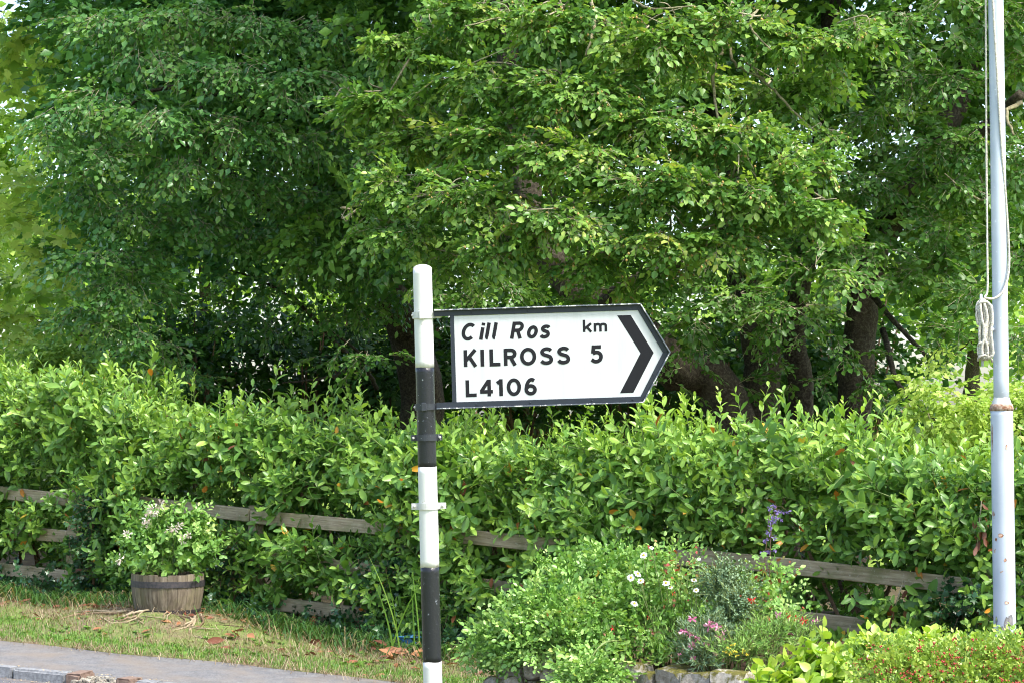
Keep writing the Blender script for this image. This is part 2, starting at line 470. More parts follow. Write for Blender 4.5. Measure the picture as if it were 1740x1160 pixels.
# ------------------------------------------------------------------ the setting
def grid_uv(us, vs, h):
    return np.array([[UV(u, v, h(u, v) if callable(h) else h) for u in us] for v in vs])

# one sheet to the horizon, a little under everything else
def far_axis(a): return np.sign(a) * (np.abs(a) ** 1.0)
us = np.concatenate([np.linspace(-900, -30, 12), np.linspace(-25, 35, 31), np.linspace(45, 900, 12)])
sheet('ground', grid_uv(us, np.concatenate([np.linspace(-1500, -60, 10), np.linspace(-50, 40, 10), np.linspace(60, 600, 6)]), -0.32), M['field'])
us = np.linspace(-24, 34, 59)
sheet('field', grid_uv(us, np.linspace(-70, -9.0, 30), lambda u, v: -0.02 + 0.02 * (-v - 9)), M['field'])
sheet('wood_floor', grid_uv(us, np.linspace(-9.0, -0.7, 12), lambda u, v: -0.02), M['earth'])

# verge edge and kerb line, read off the ground
e0 = uv_of(*on_ground(0, 1085)[:2]); e1 = uv_of(*on_ground(720, 1160)[:2])
def verge_edge(u):
    f = (u - e0[0]) / (e1[0] - e0[0])
    return e0[1] + (e1[1] - e0[1]) * np.clip(f, -1.5, 1.25) + 0.04 * math.sin(u * 2.3) + 0.025 * math.sin(u * 5.1 + 1)
k0 = uv_of(*on_ground(0, 1131)[:2]); k1 = uv_of(*on_ground(250, 1156)[:2])
KDIR = (k1[1] - k0[1]) / (k1[0] - k0[0])
def kerb_v(u): return k0[1] + KDIR * (np.clip(u, -8, 7) - k0[0])

bar_top = P(285, 1040, 18.75)
bu, bv = uv_of(bar_top[0], bar_top[1])
mound_h = bar_top[2] - float(ground_u(bu))
def verge_h(u, v):
    d = math.hypot((u - bu) / 1.05, (v - bv) / 0.62)
    h = 0.012 * math.sin(u * 3 + v * 5) + 0.01 * math.sin(u * 7.7 - v * 9)
    h += (mound_h + 0.012) * max(0.0, min(1.0, 1.45 - d)) ** 1.4 if d < 1.45 else 0
    return h * min(1, max(0, (verge_edge(u) - v) / 0.25))
us = np.linspace(-9, 16, 240)
g = []
for r in np.linspace(0, 1, 40):
    g.append([UV(u, -0.75 + r * (verge_edge(u) + 0.75), verge_h(u, -0.75 + r * (verge_edge(u) + 0.75))) for u in us])
g.append([UV(u, verge_edge(u) + 0.006, -0.03) for u in us])
verge = sheet('verge', g, M['verge'])
us2 = np.linspace(-12, 16, 120)
g = []
for r in np.linspace(0, 1, 8):
    g.append([UV(u, verge_edge(u) - 0.12 + r * (kerb_v(u) - 0.02 - verge_edge(u) + 0.12), -0.007 - 0.012 * r) for u in us2])
sheet('footpath', g, M['path'])
g = [[UV(u, kerb_v(u) - 0.1 + r, -0.07 + 0.02 * math.sin(math.pi * r / 4.2)) for u in us2] for r in np.linspace(0, 3.4, 10)]
sheet('road', g, M['road'])
g = [[UV(u, kerb_v(u) + 3.2 + r, -0.11 + 0.09 * min(1, r * 3)) for u in us2] for r in np.linspace(0, 9, 12)]
sheet('near_verge', g, M['verge'])

# kerbstones, each its own piece
kerb = link('kerb', None, None) if False else bpy.data.objects.new('kerb', None)
COL.objects.link(kerb); kerb['kind'] = 'structure'; BASE[kerb.name] = np.zeros(3)
def kerb_u(px):
    # where the kerb's line is seen in pixel column px
    lo, hi = -10.0, 9.0
    for _ in range(40):
        m = (lo + hi) / 2
        if project(UV(m, kerb_v(m)))[0] < px: lo = m
        else: hi = m
    return lo
def kerbstone(ua, ub, mat, w=0.12, lift=0.0, tilt=0.0, h=0.2, name='kerbstone'):
    a, b = UV(ua, kerb_v(ua)), UV(ub, kerb_v(ub))
    L = np.linalg.norm(b - a)
    bm = box_bm(L - 0.012, w, h, 0.012, 2)
    for v in bm.verts: v.co += Vector(R.normal(0, 0.0025, 3))
    o = bm_object(name, bm, mat, kerb)
    mid = (a + b) / 2; d = (b - a) / L
    o.location = (mid[0], mid[1], mid[2] - h / 2 + 0.004 + lift)
    o.rotation_euler = (tilt, -math.asin(d[2]), math.atan2(d[1], d[0]))
    return o
kp = [-260, -170, -72, 27]
for a, b in zip(kp[:-1], kp[1:]): kerbstone(kerb_u(a), kerb_u(b), M['kerb'], lift=R.normal(0, 0.004))
kerbstone(kerb_u(28), kerb_u(119), M['kerb'])
kerbstone(kerb_u(121), kerb_u(150), M['brick_kerb'], 0.2, 0.012, 0.05)
kerbstone(kerb_u(205), kerb_u(233), M['brick_kerb'], 0.2, 0.006, -0.04)
kerbstone(kerb_u(235), kerb_u(272), M['kerb'], 0.14, -0.004)
for i in range(9): kerbstone(kerb_u(273 + 95 * i), kerb_u(273 + 95 * (i + 1)), M['kerb'], lift=R.normal(0, 0.004))
# broken bit of kerb: loose rubble between the two brown blocks
mb = MB()
ico = bmesh.new(); bmesh.ops.create_icosphere(ico, subdivisions=1, radius=1.0)
ICO_V = np.array([v.co[:] for v in ico.verts]); ICO_T = np.array([[v.index for v in f.verts] for f in ico.faces]); ico.free()
for i in range(170):
    u = R.uniform(kerb_u(148), kerb_u(207)); v = kerb_v(u) + R.uniform(-0.11, 0.14)
    s = R.uniform(0.008, 0.028) * np.array([R.uniform(.7, 1.3), R.uniform(.7, 1.3), R.uniform(.5, 1)])
    mb.add(ICO_V * s * (1 + 0.25 * R.normal(0, 1, (len(ICO_V), 1)).clip(-1, 1)) + UV(u, v, -0.06 + R.uniform(0, 0.04)), ICO_T, R.random())
o = mb.build('rubble', M['rubble'], kerb, smooth=False); o['kind'] = 'stuff'

# ------------------------------------------------------------------ leaves, twigs, foliage
def leaf_shape(width=0.5, fold=0.12, curl=-0.12, prof=((0.0, 0.0), (0.3, 0.85), (0.62, 0.9), (1.0, 0.0)), wave=0.0):
    """unit length along +X, width along Y, normal +Z; two halves folded along a midrib"""
    V, T, rows = [], [], []
    for i, (t, w) in enumerate(prof):
        z = curl * t * t
        if w < 1e-6:
            rows.append((len(V),) * 3); V.append((t, 0, z))
        else:
            hw = w * width / 2
            rows.append((len(V), len(V) + 1, len(V) + 2))
            V += [(t, hw, z + fold * hw * 2 + wave * (-1) ** i), (t, 0, z), (t, -hw, z + fold * hw * 2 - wave * (-1) ** i)]
    for a, b in zip(rows[:-1], rows[1:]):
        if a[0] == a[2]: T += [(a[0], b[1], b[0]), (a[0], b[2], b[1])]
        elif b[0] == b[2]: T += [(a[0], a[1], b[0]), (a[1], a[2], b[0])]
        else: T += [(a[0], a[1], b[1]), (a[0], b[1], b[0]), (a[1], a[2], b[2]), (a[1], b[2], b[1])]
    return np.array(V, float), np.array(T)

LEAF = {
    'laurel': leaf_shape(0.4, 0.16, -0.16, ((0, 0), (0.3, 0.84), (0.64, 1.0), (0.88, 0.6), (1, 0))),
    'laurel_inner': leaf_shape(0.4, 0.16, -0.16, ((0, 0), (0.55, 1.0), (1, 0))),
    'beech': leaf_shape(0.66, 0.14, -0.12, ((0, 0), (0.3, 0.9), (0.66, 0.85), (1, 0)), 0.02),
    'small': leaf_shape(0.68, 0.15, -0.1, ((0, 0), (0.45, 1.0), (1, 0))),
    'rose': leaf_shape(0.66, 0.15, -0.1, ((0, 0), (0.3, 0.9), (0.7, 0.8), (1, 0))),
    'broad': leaf_shape(0.72, 0.13, -0.2, ((0, 0), (0.15, 0.6), (0.4, 1.0), (0.7, 0.8), (0.9, 0.3), (1, 0))),
    'narrow': leaf_shape(0.16, 0.2, -0.1, ((0, 0), (0.4, 1.0), (1, 0))),
    'petal': leaf_shape(0.42, 0.0, -0.15, ((0, 0.25), (0.6, 1.0), (0.95, 0.6), (1, 0))),
}
def lobed_leaf():
    # five-lobed palmate leaf, cupped a little
    pts = [(0, 0), (0.02, 0.24), (0.2, 0.5), (0.36, 0.3), (0.66, 0.46), (0.64, 0.17), (1.0, 0.0)]
    V = [(0.35, 0, 0.05)] + [(x, y, 0.05 - 0.3 * ((x - .35) ** 2 + y * y)) for x, y in pts] + [(x, -y, 0.05 - 0.3 * ((x - .35) ** 2 + y * y)) for x, y in pts[1:-1][::-1]]
    n = len(V) - 1
    T = [(0, 1 + (i + 1) % n, 1 + i) for i in range(n)]
    return np.array(V, float), np.array(T)
LEAF['lobed'] = lobed_leaf()

def unit(a): return a / (np.linalg.norm(a, axis=-1, keepdims=True) + 1e-12)

def frames(d, nrm):
    """(N,3,3) matrices with columns direction, side, normal"""
    d = unit(d); nrm = unit(nrm - d * np.sum(nrm * d, -1, keepdims=True))
    return np.stack([d, np.cross(nrm, d), nrm], -1)

class Fol:
    """leaf transforms and twig triangles, gathered before they become meshes"""
    def __init__(s): s.m, s.p, s.t, s.twig = [], [], [], MB()
    def add(s, Mx, p, t): s.m.append(Mx); s.p.append(p); s.t.append(t)
    def place(s, tpl, pos, rot, scale, tone, twig=True):
        """N copies of a spray template"""
        lm, lp, lt, (tv, tt) = tpl
        n, k = len(pos), len(lp)
        RS = rot * np.asarray(scale)[:, None, None]
        s.add(np.einsum('nij,kjl->nkil', RS, lm).reshape(-1, 3, 3),
              (np.einsum('nij,kj->nki', RS, lp) + pos[:, None]).reshape(-1, 3),
              (np.asarray(tone)[:, None] + lt[None]).ravel())
        if twig and len(tv):
            V = (np.einsum('nij,kj->nki', RS, tv) + pos[:, None]).reshape(-1, 3)
            T = (tt[None] + (np.arange(n) * len(tv))[:, None, None]).reshape(-1, 3)
            s.twig.add(V, T)
    def arrays(s): return np.concatenate(s.m), np.concatenate(s.p), np.clip(np.concatenate(s.t), 0, 1)

def leaf_mass(shape, Mx, p, tone):
    V, T = LEAF[shape]
    n, k = len(p), len(V)
    VV = (np.einsum('nij,kj->nki', Mx, V) + p[:, None]).reshape(-1, 3)
    TT = (T[None] + (np.arange(n) * k)[:, None, None]).reshape(-1, 3)
    return VV, TT, np.repeat(tone, k)

def grow(fol, shape, mat, parent, single=300, cell=40, name='foliage', leaf_name='leaf', twig_mat='twig', keep=None):
    Mx, p, tone = fol.arrays()
    if keep is not None:
        k = keep(p); Mx, p, tone = Mx[k], p[k], tone[k]
    b = base_of(parent)
    pick = np.zeros(len(p), bool)
    if single:
        x, y, d = project(p)
        inside = (x > 5) & (x < 1735) & (y > 5) & (y < 1155)
        idx = np.where(inside)[0]
        idx = idx[np.argsort(d[idx])]
        cid = (x[idx] // cell).astype(int) * 1000 + (y[idx] // cell).astype(int)
        _, first = np.unique(cid, return_index=True)
        first = np.sort(first)[:single]
        pick[idx[first]] = True
        if pick.sum() < min(single, len(idx)):
            rest = idx[~pick[idx]][: single - pick.sum()]
            pick[rest] = True
        pools = {}
        for i in np.where(pick)[0]:
            q = int(np.clip(tone[i] * 12, 0, 11))
            if q not in pools:
                me = fast_mesh(leaf_name, LEAF[shape][0], LEAF[shape][1], np.full(len(LEAF[shape][0]), (q + 0.5) / 12))
                me.materials.append(M[mat]); pools[q] = me
            o = bpy.data.objects.new(leaf_name, pools[q]); COL.objects.link(o); o.parent = parent
            m4 = Matrix.Identity(4)
            for r in range(3):
                for c in range(3): m4[r][c] = Mx[i, r, c]
                m4[r][3] = p[i, r] - b[r]
            o.matrix_local = m4
    k = ~pick
    if k.any():
        V, T, tn = leaf_mass(shape, Mx[k], p[k], tone[k])
        o = link(name, fast_mesh(name, V - b, T, tn), M[mat], parent); o['kind'] = 'stuff'
    if fol.twig.n:
        o = fol.twig.build('twigs', M[twig_mat], parent); o['kind'] = 'stuff'

def twig_template(lines):
    mb = MB()
    for pts, r in lines: mb.tube(pts, np.linspace(r, r * 0.45, len(pts)), 3, cap=False)
    if not mb.v: return np.zeros((0, 3)), np.zeros((0, 3), int)
    return np.concatenate(mb.v), np.concatenate(mb.t)

def beech_spray(rng, L=0.07, reach=0.42, n=7, sides=3, droop=0.25):
    """flat spray along +X with side twigs, normal +Z, leaves alternate"""
    lm, lp, lt, lines = [], [], [], []
    def run(start, ang, length, k, r):
        t = np.linspace(0, 1, 4)
        dirv = np.array([math.cos(ang), math.sin(ang), 0])
        pts = start + t[:, None] * dirv * length + np.stack([0 * t, 0 * t, -droop * length * t ** 2], 1)
        pts[:, :2] += rng.normal(0, 0.012, (4, 2)) * t[:, None]
        lines.append((pts, r))
        for i in range(k):
            f = (i + 0.7) / k
            q = np.array([np.interp(f, t, pts[:, c]) for c in range(3)])
            side = 1 if i % 2 else -1
            a = ang + side * rng.uniform(0.55, 1.1) * (0.3 if i == k - 1 else 1)
            d = np.array([math.cos(a), math.sin(a), rng.uniform(-0.65, 0.12)])
            nr = np.array([0, 0, 1]) + rng.normal(0, 0.5, 3)
            l = L * rng.uniform(0.55, 1.3)
            lm.append(frames(d, nr) * l); lp.append(q); lt.append(rng.normal(0, 0.1) + 0.12 * (f - 0.5))
        return pts
    main = run(np.zeros(3), 0, reach, n, 0.0035)
    for j in range(sides):
        f = rng.uniform(0.1, 0.7)
        q = np.array([np.interp(f, np.linspace(0, 1, 4), main[:, c]) for c in range(3)])
        run(q, (1 if j % 2 else -1) * rng.uniform(0.5, 1.0), reach * rng.uniform(0.4, 0.65), max(3, n - 2), 0.0025)
    return np.array(lm), np.array(lp), np.array(lt), twig_template(lines)

def shoot(rng, L=0.115, length=0.3, n=11, spread=0.95, tip=0.35):
    """leafy shoot along +X, leaves in a spiral, fresh lighter leaves at the tip"""
    lm, lp, lt = [], [], []
    t = np.linspace(0, 1, 3)
    bend = rng.normal(0, 0.05, 3); bend[0] = 0
    pts = np.stack([t * length, 0 * t, 0 * t], 1) + bend * t[:, None] ** 2
    for i in range(n):
        f = (i + 0.3) / n
        q = np.array([np.interp(f, t, pts[:, c]) for c in range(3)])
        az = i * 2.4 + rng.normal(0, 0.3)
        th = spread * (1.15 - 0.75 * f ** 2) + rng.normal(0, 0.15)
        rad = np.array([0, math.cos(az), math.sin(az)])
        d = np.array([math.cos(th), 0, 0]) + rad * math.sin(th)
        nr = np.array([math.sin(th), 0, 0]) - rad * math.cos(th)
        nr = nr + rng.normal(0, 0.25, 3)
        l = L * (1.0 - 0.42 * max(0, f - 0.55) / 0.45) * rng.uniform(0.8, 1.15)
        lm.append(frames(d, nr) * l); lp.append(q); lt.append(rng.normal(0, 0.07) + tip * (f - 0.45))
    return np.array(lm), np.array(lp), np.array(lt), twig_template([(pts, 0.0035)])

def sphere_dirs(n): return unit(R.normal(0, 1, (n, 3)))
TO_CAM = np.array([0, -1, 0.0])
def yaw_frames(n, out, droop=(-0.5, 0.15), nrm_out=0.55, jitter=0.3):
    """sprays that reach outward and hang a little, their faces up and outward"""
    d = out.copy(); d[:, 2] = d[:, 2] * 0.35 + R.uniform(droop[0], droop[1], n)
    d = unit(d + R.normal(0, jitter, (n, 3)))
    nr = np.array([0, 0, 1.0]) + out * nrm_out + R.normal(0, jitter, (n, 3))
    return frames(d, nr)

def lobes_to_fol(fol, lobes, tpls, per, scale=(0.85, 1.2), tone=0.45, tspread=0.12, face=0.0, droop=(-0.5, 0.15), nrm_out=0.55, shell=0.5, twig=True):
    """lobes: rows of x, y, z, rx, ry, rz (metres); sprays over each lobe's outer half"""
    for lb in lobes:
        c, r = np.array(lb[:3]), np.array(lb[3:6])
        n = int(per * (r[0] * r[2] / 0.4) ** 1.0 * (lb[6] if len(lb) > 6 else 1))
        if n < 1: continue
        out = sphere_dirs(n)
        out = unit(out + face * TO_CAM)
        rad = 1 - shell * R.random(n) ** 1.6
        pos = c + out * r * rad[:, None] - out * 0.2
        rot = yaw_frames(n, out, droop, nrm_out)
        sc = R.uniform(scale[0], scale[1], n)
        tn = tone + R.normal(0, tspread, n) + R.normal(0, 0.05)
        which = R.integers(0, len(tpls), n)
        for w in range(len(tpls)):
            k = which == w
            if k.any(): fol.place(tpls[w], pos[k], rot[k], sc[k], tn[k], twig)

def px_lobe(px, py, D, wpx, hpx, depth=None, dens=1.0):
    c = P(px, py, D); s = D / FPX
    return (*c, wpx * s, depth if depth else 0.75 * wpx * s, hpx * s, dens)

# ------------------------------------------------------------------ trees behind the hedge
rng = np.random.default_rng(7)
SPRAY = [beech_spray(rng, 0.058, 0.3, 8, 4, 0.3) for _ in range(12)]
SPRAY_S = [beech_spray(rng, 0.064, 0.38, 7, 3, 0.3) for _ in range(10)]
SPRAY_M = [beech_spray(rng, 0.15, 0.5, 4, 2, 0.4) for _ in range(5)]
SPRAY_F = [beech_spray(rng, 0.17, 0.7, 5, 3, 0.2) for _ in range(5)]
SPRAY_C = [beech_spray(rng, 0.24, 0.8, 5, 2, 0.2) for _ in range(4)]

def limb(parent, pts, r0, r1, mat='bark', name='limb', n=26, sides=10, wob=0.03):
    c = smooth_path(np.array(pts), n)
    c[1:-1] += R.normal(0, wob, (n - 2, 3)) * np.linspace(r0, r1, n)[1:-1, None] * 4
    mb = MB(); mb.tube(c, np.linspace(r0, r1, n) * (1 + R.normal(0, 0.04, n)), sides + (6 if r0 > .15 else 0), jag=0.22)
    return mb.build(name, M[mat], parent)

# --- the big beech whose branches hang over the hedge
gb = P(1370, 800, 22.3); gb[2] = ground_u(uv_of(gb[0], gb[1])[0])
beech = thing('beech_tree', 'large green beech with several thick trunks, branches hanging low behind the sign', 'tree', gb)
def foot(px, D):
    p = P(px, 700, D); p[2] = ground_u(uv_of(p[0], p[1])[0]) - 0.1; return p
limb(beech, [foot(1325, 22), P(1300, 690, 22), P(1288, 560, 22), P(1255, 430, 22.4), P(1220, 260, 23), P(1190, 60, 23.4), P(1170, -160, 23.6)], 0.2, 0.1, name='trunk')
limb(beech, [foot(1365, 22.6), P(1362, 690, 22.6), P(1350, 560, 22.6), P(1372, 420, 22.8), P(1400, 200, 23.4), P(1420, -100, 23.6)], 0.14, 0.09, name='trunk')
limb(beech, [foot(1442, 22), P(1450, 690, 22), P(1460, 600, 22), P(1472, 470, 22.2), P(1530, 330, 22.6), P(1625, 180, 22.8), P(1650, 20, 23.4), P(1660, -200, 23.6)], 0.16, 0.12, name='trunk')
limb(beech, [foot(1320, 22), P(1235, 690, 21.8), P(1150, 622, 21.6), P(1050, 545, 21.4), P(960, 470, 21.3), P(900, 360, 21.3), P(880, 180, 21.4), P(850, 0, 21.5)], 0.23, 0.1)
limb(beech, [P(1490, 420, 22.3), P(1560, 300, 22), P(1650, 240, 21.6), P(1735, 160, 21)], 0.1, 0.05)
limb(beech, [P(1500, 560, 21.5), P(1525, 650, 20.8), P(1565, 690, 20.4), P(1605, 728, 20.2)], 0.035, 0.008, sides=6)
limb(beech, [P(1480, 500, 21.5), P(1560, 590, 21), P(1600, 615, 20.8), P(1660, 570, 20.6)], 0.028, 0.007, sides=6)
limb(beech, [P(1010, 520, 21.3), P(1090, 470, 20.6), P(1200, 430, 20.2)], 0.07, 0.03)
for pts, r in (
    ([(1245, -40, 20), (1235, 60, 18.9), (1212, 130, 18.5), (1222, 215, 18.3)], 0.022),
    ([(1235, 60, 18.9), (1250, 110, 18.6), (1300, 135, 18.4)], 0.016),
    ([(1000, -20, 19.5), (1010, 40, 18.4), (995, 95, 18.2)], 0.018),
    ([(1060, -10, 19), (1105, 15, 18.2), (1180, 10, 18)], 0.013),
    ([(940, 120, 20), (905, 240, 18.7), (925, 255, 18.6)], 0.02),
    ([(1290, 10, 19), (1275, 45, 18.2), (1310, 85, 18)], 0.013),
    ([(900, 250, 19), (780, 315, 18.6), (650, 350, 18.8)], 0.016),
    ([(930, 320, 19), (950, 345, 18.4), (985, 365, 18.3)], 0.012),
    ([(1170, 210, 18.8), (1160, 260, 18.2), (1185, 290, 18.2)], 0.011),
    ([(1260, 95, 18.8), (1330, 170, 18.4), (1400, 240, 18.6)], 0.014),
    ([(720, 60, 20), (690, 110, 19.2), (660, 160, 19.2)], 0.014),
    ([(1735, 175, 20.5), (1712, 190, 20.2), (1722, 230, 20)], 0.024),
    ([(1665, 300, 20.8), (1675, 340, 20.4), (1640, 325, 20.2), (1605, 295, 20.2)], 0.013),
    ([(1000, 60, 19), (880, 30, 18.6), (790, 45, 18.4)], 0.012),
    ([(770, 250, 19.5), (720, 300, 18.8), (690, 365, 18.8)], 0.01)):
    limb(beech, [P(*q) for q in pts], r, r * 0.45, 'limb', n=14, sides=6, wob=0.1)

fol = Fol()
front = []
spec = [  # px, py, distance, half width px, half height px
    (690, 70, 19.6, 100, 62), (665, 165, 19.3, 95, 45), (720, 235, 19.3, 110, 55), (690, 310, 18.9, 95, 45), (680, 390, 18.9, 85, 36),
    (810, 20, 19.2, 110, 60), (830, 130, 18.9, 120, 70), (850, 230, 18.7, 120, 65), (820, 330, 18.4, 120, 60), (850, 410, 18.3, 95, 42),
    (960, 30, 18.6, 110, 70), (985, 150, 18.4, 120, 70), (990, 260, 18.2, 120, 65), (960, 365, 18.0, 110, 55), (1010, 440, 18.2, 90, 40),
    (1110, 60, 18.3, 110, 65), (1120, 200, 18.2, 115, 70), (1130, 310, 17.9, 120, 60), (1120, 400, 17.9, 110, 50), (1110, 470, 18.3, 75, 28),
    (1250, 40, 18.4, 110, 60), (1260, 230, 18.2, 110, 65), (1270, 320, 17.9, 110, 55), (1230, 400, 17.9, 95, 42), (1370, 350, 17.8, 90, 42), (1350, 270, 18.0, 80, 45),
    (1390, 70, 18.3, 100, 42), (1460, 45, 18.2, 80, 30), (1400, 130, 18.8, 70, 30), (1320, 150, 18.9, 80, 50), (1400, 230, 18.4, 50, 26),
    (620, 270, 19.4, 40, 18), (610, 360, 19.0, 40, 16), (590, 170, 19.6, 40, 18), (1000, 500, 18.8, 60, 20),
    (1180, 130, 19.4, 70, 40), (760, 440, 19.0, 70, 20)]
front = [px_lobe(*s) for s in spec]
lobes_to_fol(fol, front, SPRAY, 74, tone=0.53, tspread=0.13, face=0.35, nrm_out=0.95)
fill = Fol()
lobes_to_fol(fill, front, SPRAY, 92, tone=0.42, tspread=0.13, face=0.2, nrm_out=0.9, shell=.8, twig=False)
for lb in front:
    c, r_ = np.array(lb[:3]), np.array(lb[3:6])
    for i in range(4):
        e = c + unit(R.normal(0, 1, 3) + np.array([-.2, -.8, -.1])) * r_ * .85; a = c + np.array([R.normal(0, .3), .5, .35]) * r_
        fol.twig.tube(smooth_path([a, (a + e) / 2 + R.normal(0, .07, 3), e], 8), np.linspace(.009, .003, 8), 4)
# behind the sign, around the trunks and out to the flagpole's side
spec = [(780, 500, 20.6, 80, 45), (850, 480, 20.4, 90, 40), (640, 600, 21.6, 80, 25, None, .8), (600, 590, 21.2, 50, 14), (900, 560, 21.5, 120, 70, None, .6),
        (1180, 540, 20.6, 80, 70), (1240, 500, 20.4, 90, 60), (1330, 520, 20.2, 90, 50), (1400, 460, 20.0, 90, 55), (1480, 420, 20.6, 90, 60), 
        (1480, 60, 20.6, 90, 60), (1560, 130, 20.4, 80, 60), (1500, 190, 20.8, 90, 60), (1450, 300, 20.8, 90, 60), (1560, 300, 21.0, 90, 70), (1620, 60, 21.0, 60, 70, None, .7),
        (1620, 390, 20.6, 90, 55), (1560, 460, 20.8, 80, 60), (1660, 490, 20.2, 80, 50), (1640, 560, 20.0, 80, 38), (1590, 590, 20.2, 60, 30), (1720, 420, 20.4, 70, 80),
        (1730, 100, 20.5, 60, 70), (1735, 250, 20.6, 60, 70), (1690, 20, 20.2, 60, 50), (1620, 130, 20.2, 70, 60), (1600, 240, 20.4, 80, 60), (1660, 220, 20.3, 60, 60), (1530, 20, 20.3, 80, 50), (1640, 300, 20.4, 60, 50), (1600, -10, 20.3, 80, 50), (1740, 20, 20.3, 60, 60), (1680, 330, 21.0, 60, 60), (1720, 560, 20.4, 70, 50),
        (1410, 590, 20.8, 40, 16, None, .5), (1540, 250, 22.3, 95, 75, None, 1.2), (1500, 330, 22.2, 80, 60, None, 1.2), (1590, 340, 22.4, 85, 65, None, 1.2), (1450, 170, 22.2, 85, 65, None, 1.2), (1520, 120, 22.4, 85, 65, None, 1.2), (1450, 540, 20.6, 50, 34, None, .8), (1185, 600, 20.9, 60, 30, None, .7), (1480, 650, 20.9, 44, 26, None, 1), (1410, 645, 21.0, 40, 20, None, .9), (1265, 640, 21.2, 40, 24, None, .9), (1310, 600, 20.9, 36, 24, None, 1), (1440, 590, 20.8, 40, 24, None, 1), (1345, 665, 21.2, 40, 16, None, .8), (1150, 640, 21.0, 40, 22, None, .7), (1290, 560, 20.6, 60, 34, None, .8), (1360, 575, 20.7, 50, 30, None, .7), (1330, 625, 21.2, 46, 18, None, .5), (1480, 600, 20.8, 36, 20, None, .5),
        (1330, 420, 21.5, 120, 90), (1200, 450, 21.2, 100, 70), (1050, 520, 21.6, 90, 60)]
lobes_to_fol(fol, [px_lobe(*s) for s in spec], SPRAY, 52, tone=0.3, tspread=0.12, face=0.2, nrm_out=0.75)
# deeper layers that close the crown
deep = Fol()
for i in range(160):
    px, py = R.uniform(590, 1880), R.uniform(-120, 450)
    D = R.uniform(21.4, 25.5)
    if i >= 128: py = R.uniform(-90, 110); D = R.uniform(22, 26)
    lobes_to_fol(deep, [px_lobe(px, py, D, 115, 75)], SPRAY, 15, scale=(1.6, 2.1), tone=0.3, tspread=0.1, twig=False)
gsel = lambda p: np.ones(len(p), bool)
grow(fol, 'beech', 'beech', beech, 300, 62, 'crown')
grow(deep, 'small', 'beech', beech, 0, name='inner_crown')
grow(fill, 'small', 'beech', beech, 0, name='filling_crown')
# beech nuts at the tips of the nearest sprays
Mx, pp, tn = fol.arrays()
x, y, d = project(pp)
k = np.where((d < 18.6) & (R.random(len(pp)) < 0.11))[0]
mb = MB()
OCT_V = np.array([(1, 0, 0), (-1, 0, 0), (0, 1, 0), (0, -1, 0), (0, 0, 1.25), (0, 0, -1.25)], float)
OCT_T = np.array([(4, 0, 2), (4, 2, 1), (4, 1, 3), (4, 3, 0), (5, 2, 0), (5, 1, 2), (5, 3, 1), (5, 0, 3)])
n = len(k)
VV = (OCT_V[None] * R.uniform(0.008, 0.013, (n, 1, 1)) + (pp[k] + R.normal(0, 0.012, (n, 3)))[:, None]).reshape(-1, 3)
mb.add(VV, (OCT_T[None] + (np.arange(n) * 6)[:, None, None]).reshape(-1, 3), R.random(n * 6))
o = mb.build('nuts', M['husk'], beech); o['kind'] = 'stuff'
# upper crown, above the picture's edge, which shades what lies under it
fol = Fol()
lob = []
for i in range(40):
    lob.append((R.uniform(-2.2, 6.5), R.uniform(20.5, 27.5), CAMZ + R.uniform(4.3, 10), 1.5, 1.5, 0.9))
lobes_to_fol(fol, lob, SPRAY_C, 9, tone=0.4, scale=(1.0, 1.5), twig=False)
grow(fol, 'small', 'beech', beech, 0, name='upper_crown', keep=lambda p: project(p)[1] < -50)

# --- the darker beech further along
gb = P(715, 700, 28); gb[2] = ground_u(uv_of(gb[0], gb[1])[0])
dark = thing('beech_tree', 'shaded dark green beech with drooping branches above the barrel planter', 'tree', gb)
limb(dark, [foot(715, 28), P(712, 640, 28), P(660, 500, 27.6), P(560, 300, 27), P(500, 60, 26.5), P(460, -150, 26)], 0.28, 0.15, name='trunk')
for pts, r in (([(590, 600, 26.4), (500, 510, 26), (420, 470, 25.6), (380, 458, 25.4)], 0.028), ([(560, 480, 26.3), (430, 330, 24.6), (340, 260, 23.6), (280, 230, 23)], 0.06),
               ([(520, 300, 26), (420, 180, 24.4), (350, 120, 23.4), (340, 300, 23)], 0.045), ([(600, 620, 26.4), (560, 640, 25.6), (480, 650, 25)], 0.025),
               ([(500, 200, 26), (300, 150, 23.5), (200, 190, 23)], 0.04), ([(640, 660, 26.5), (610, 600, 26), (560, 560, 25.6)], 0.03)):
    limb(dark, [P(*q) for q in pts], r, r * 0.3, 'bark', n=16, sides=6, wob=0.08)
fol = Fol()
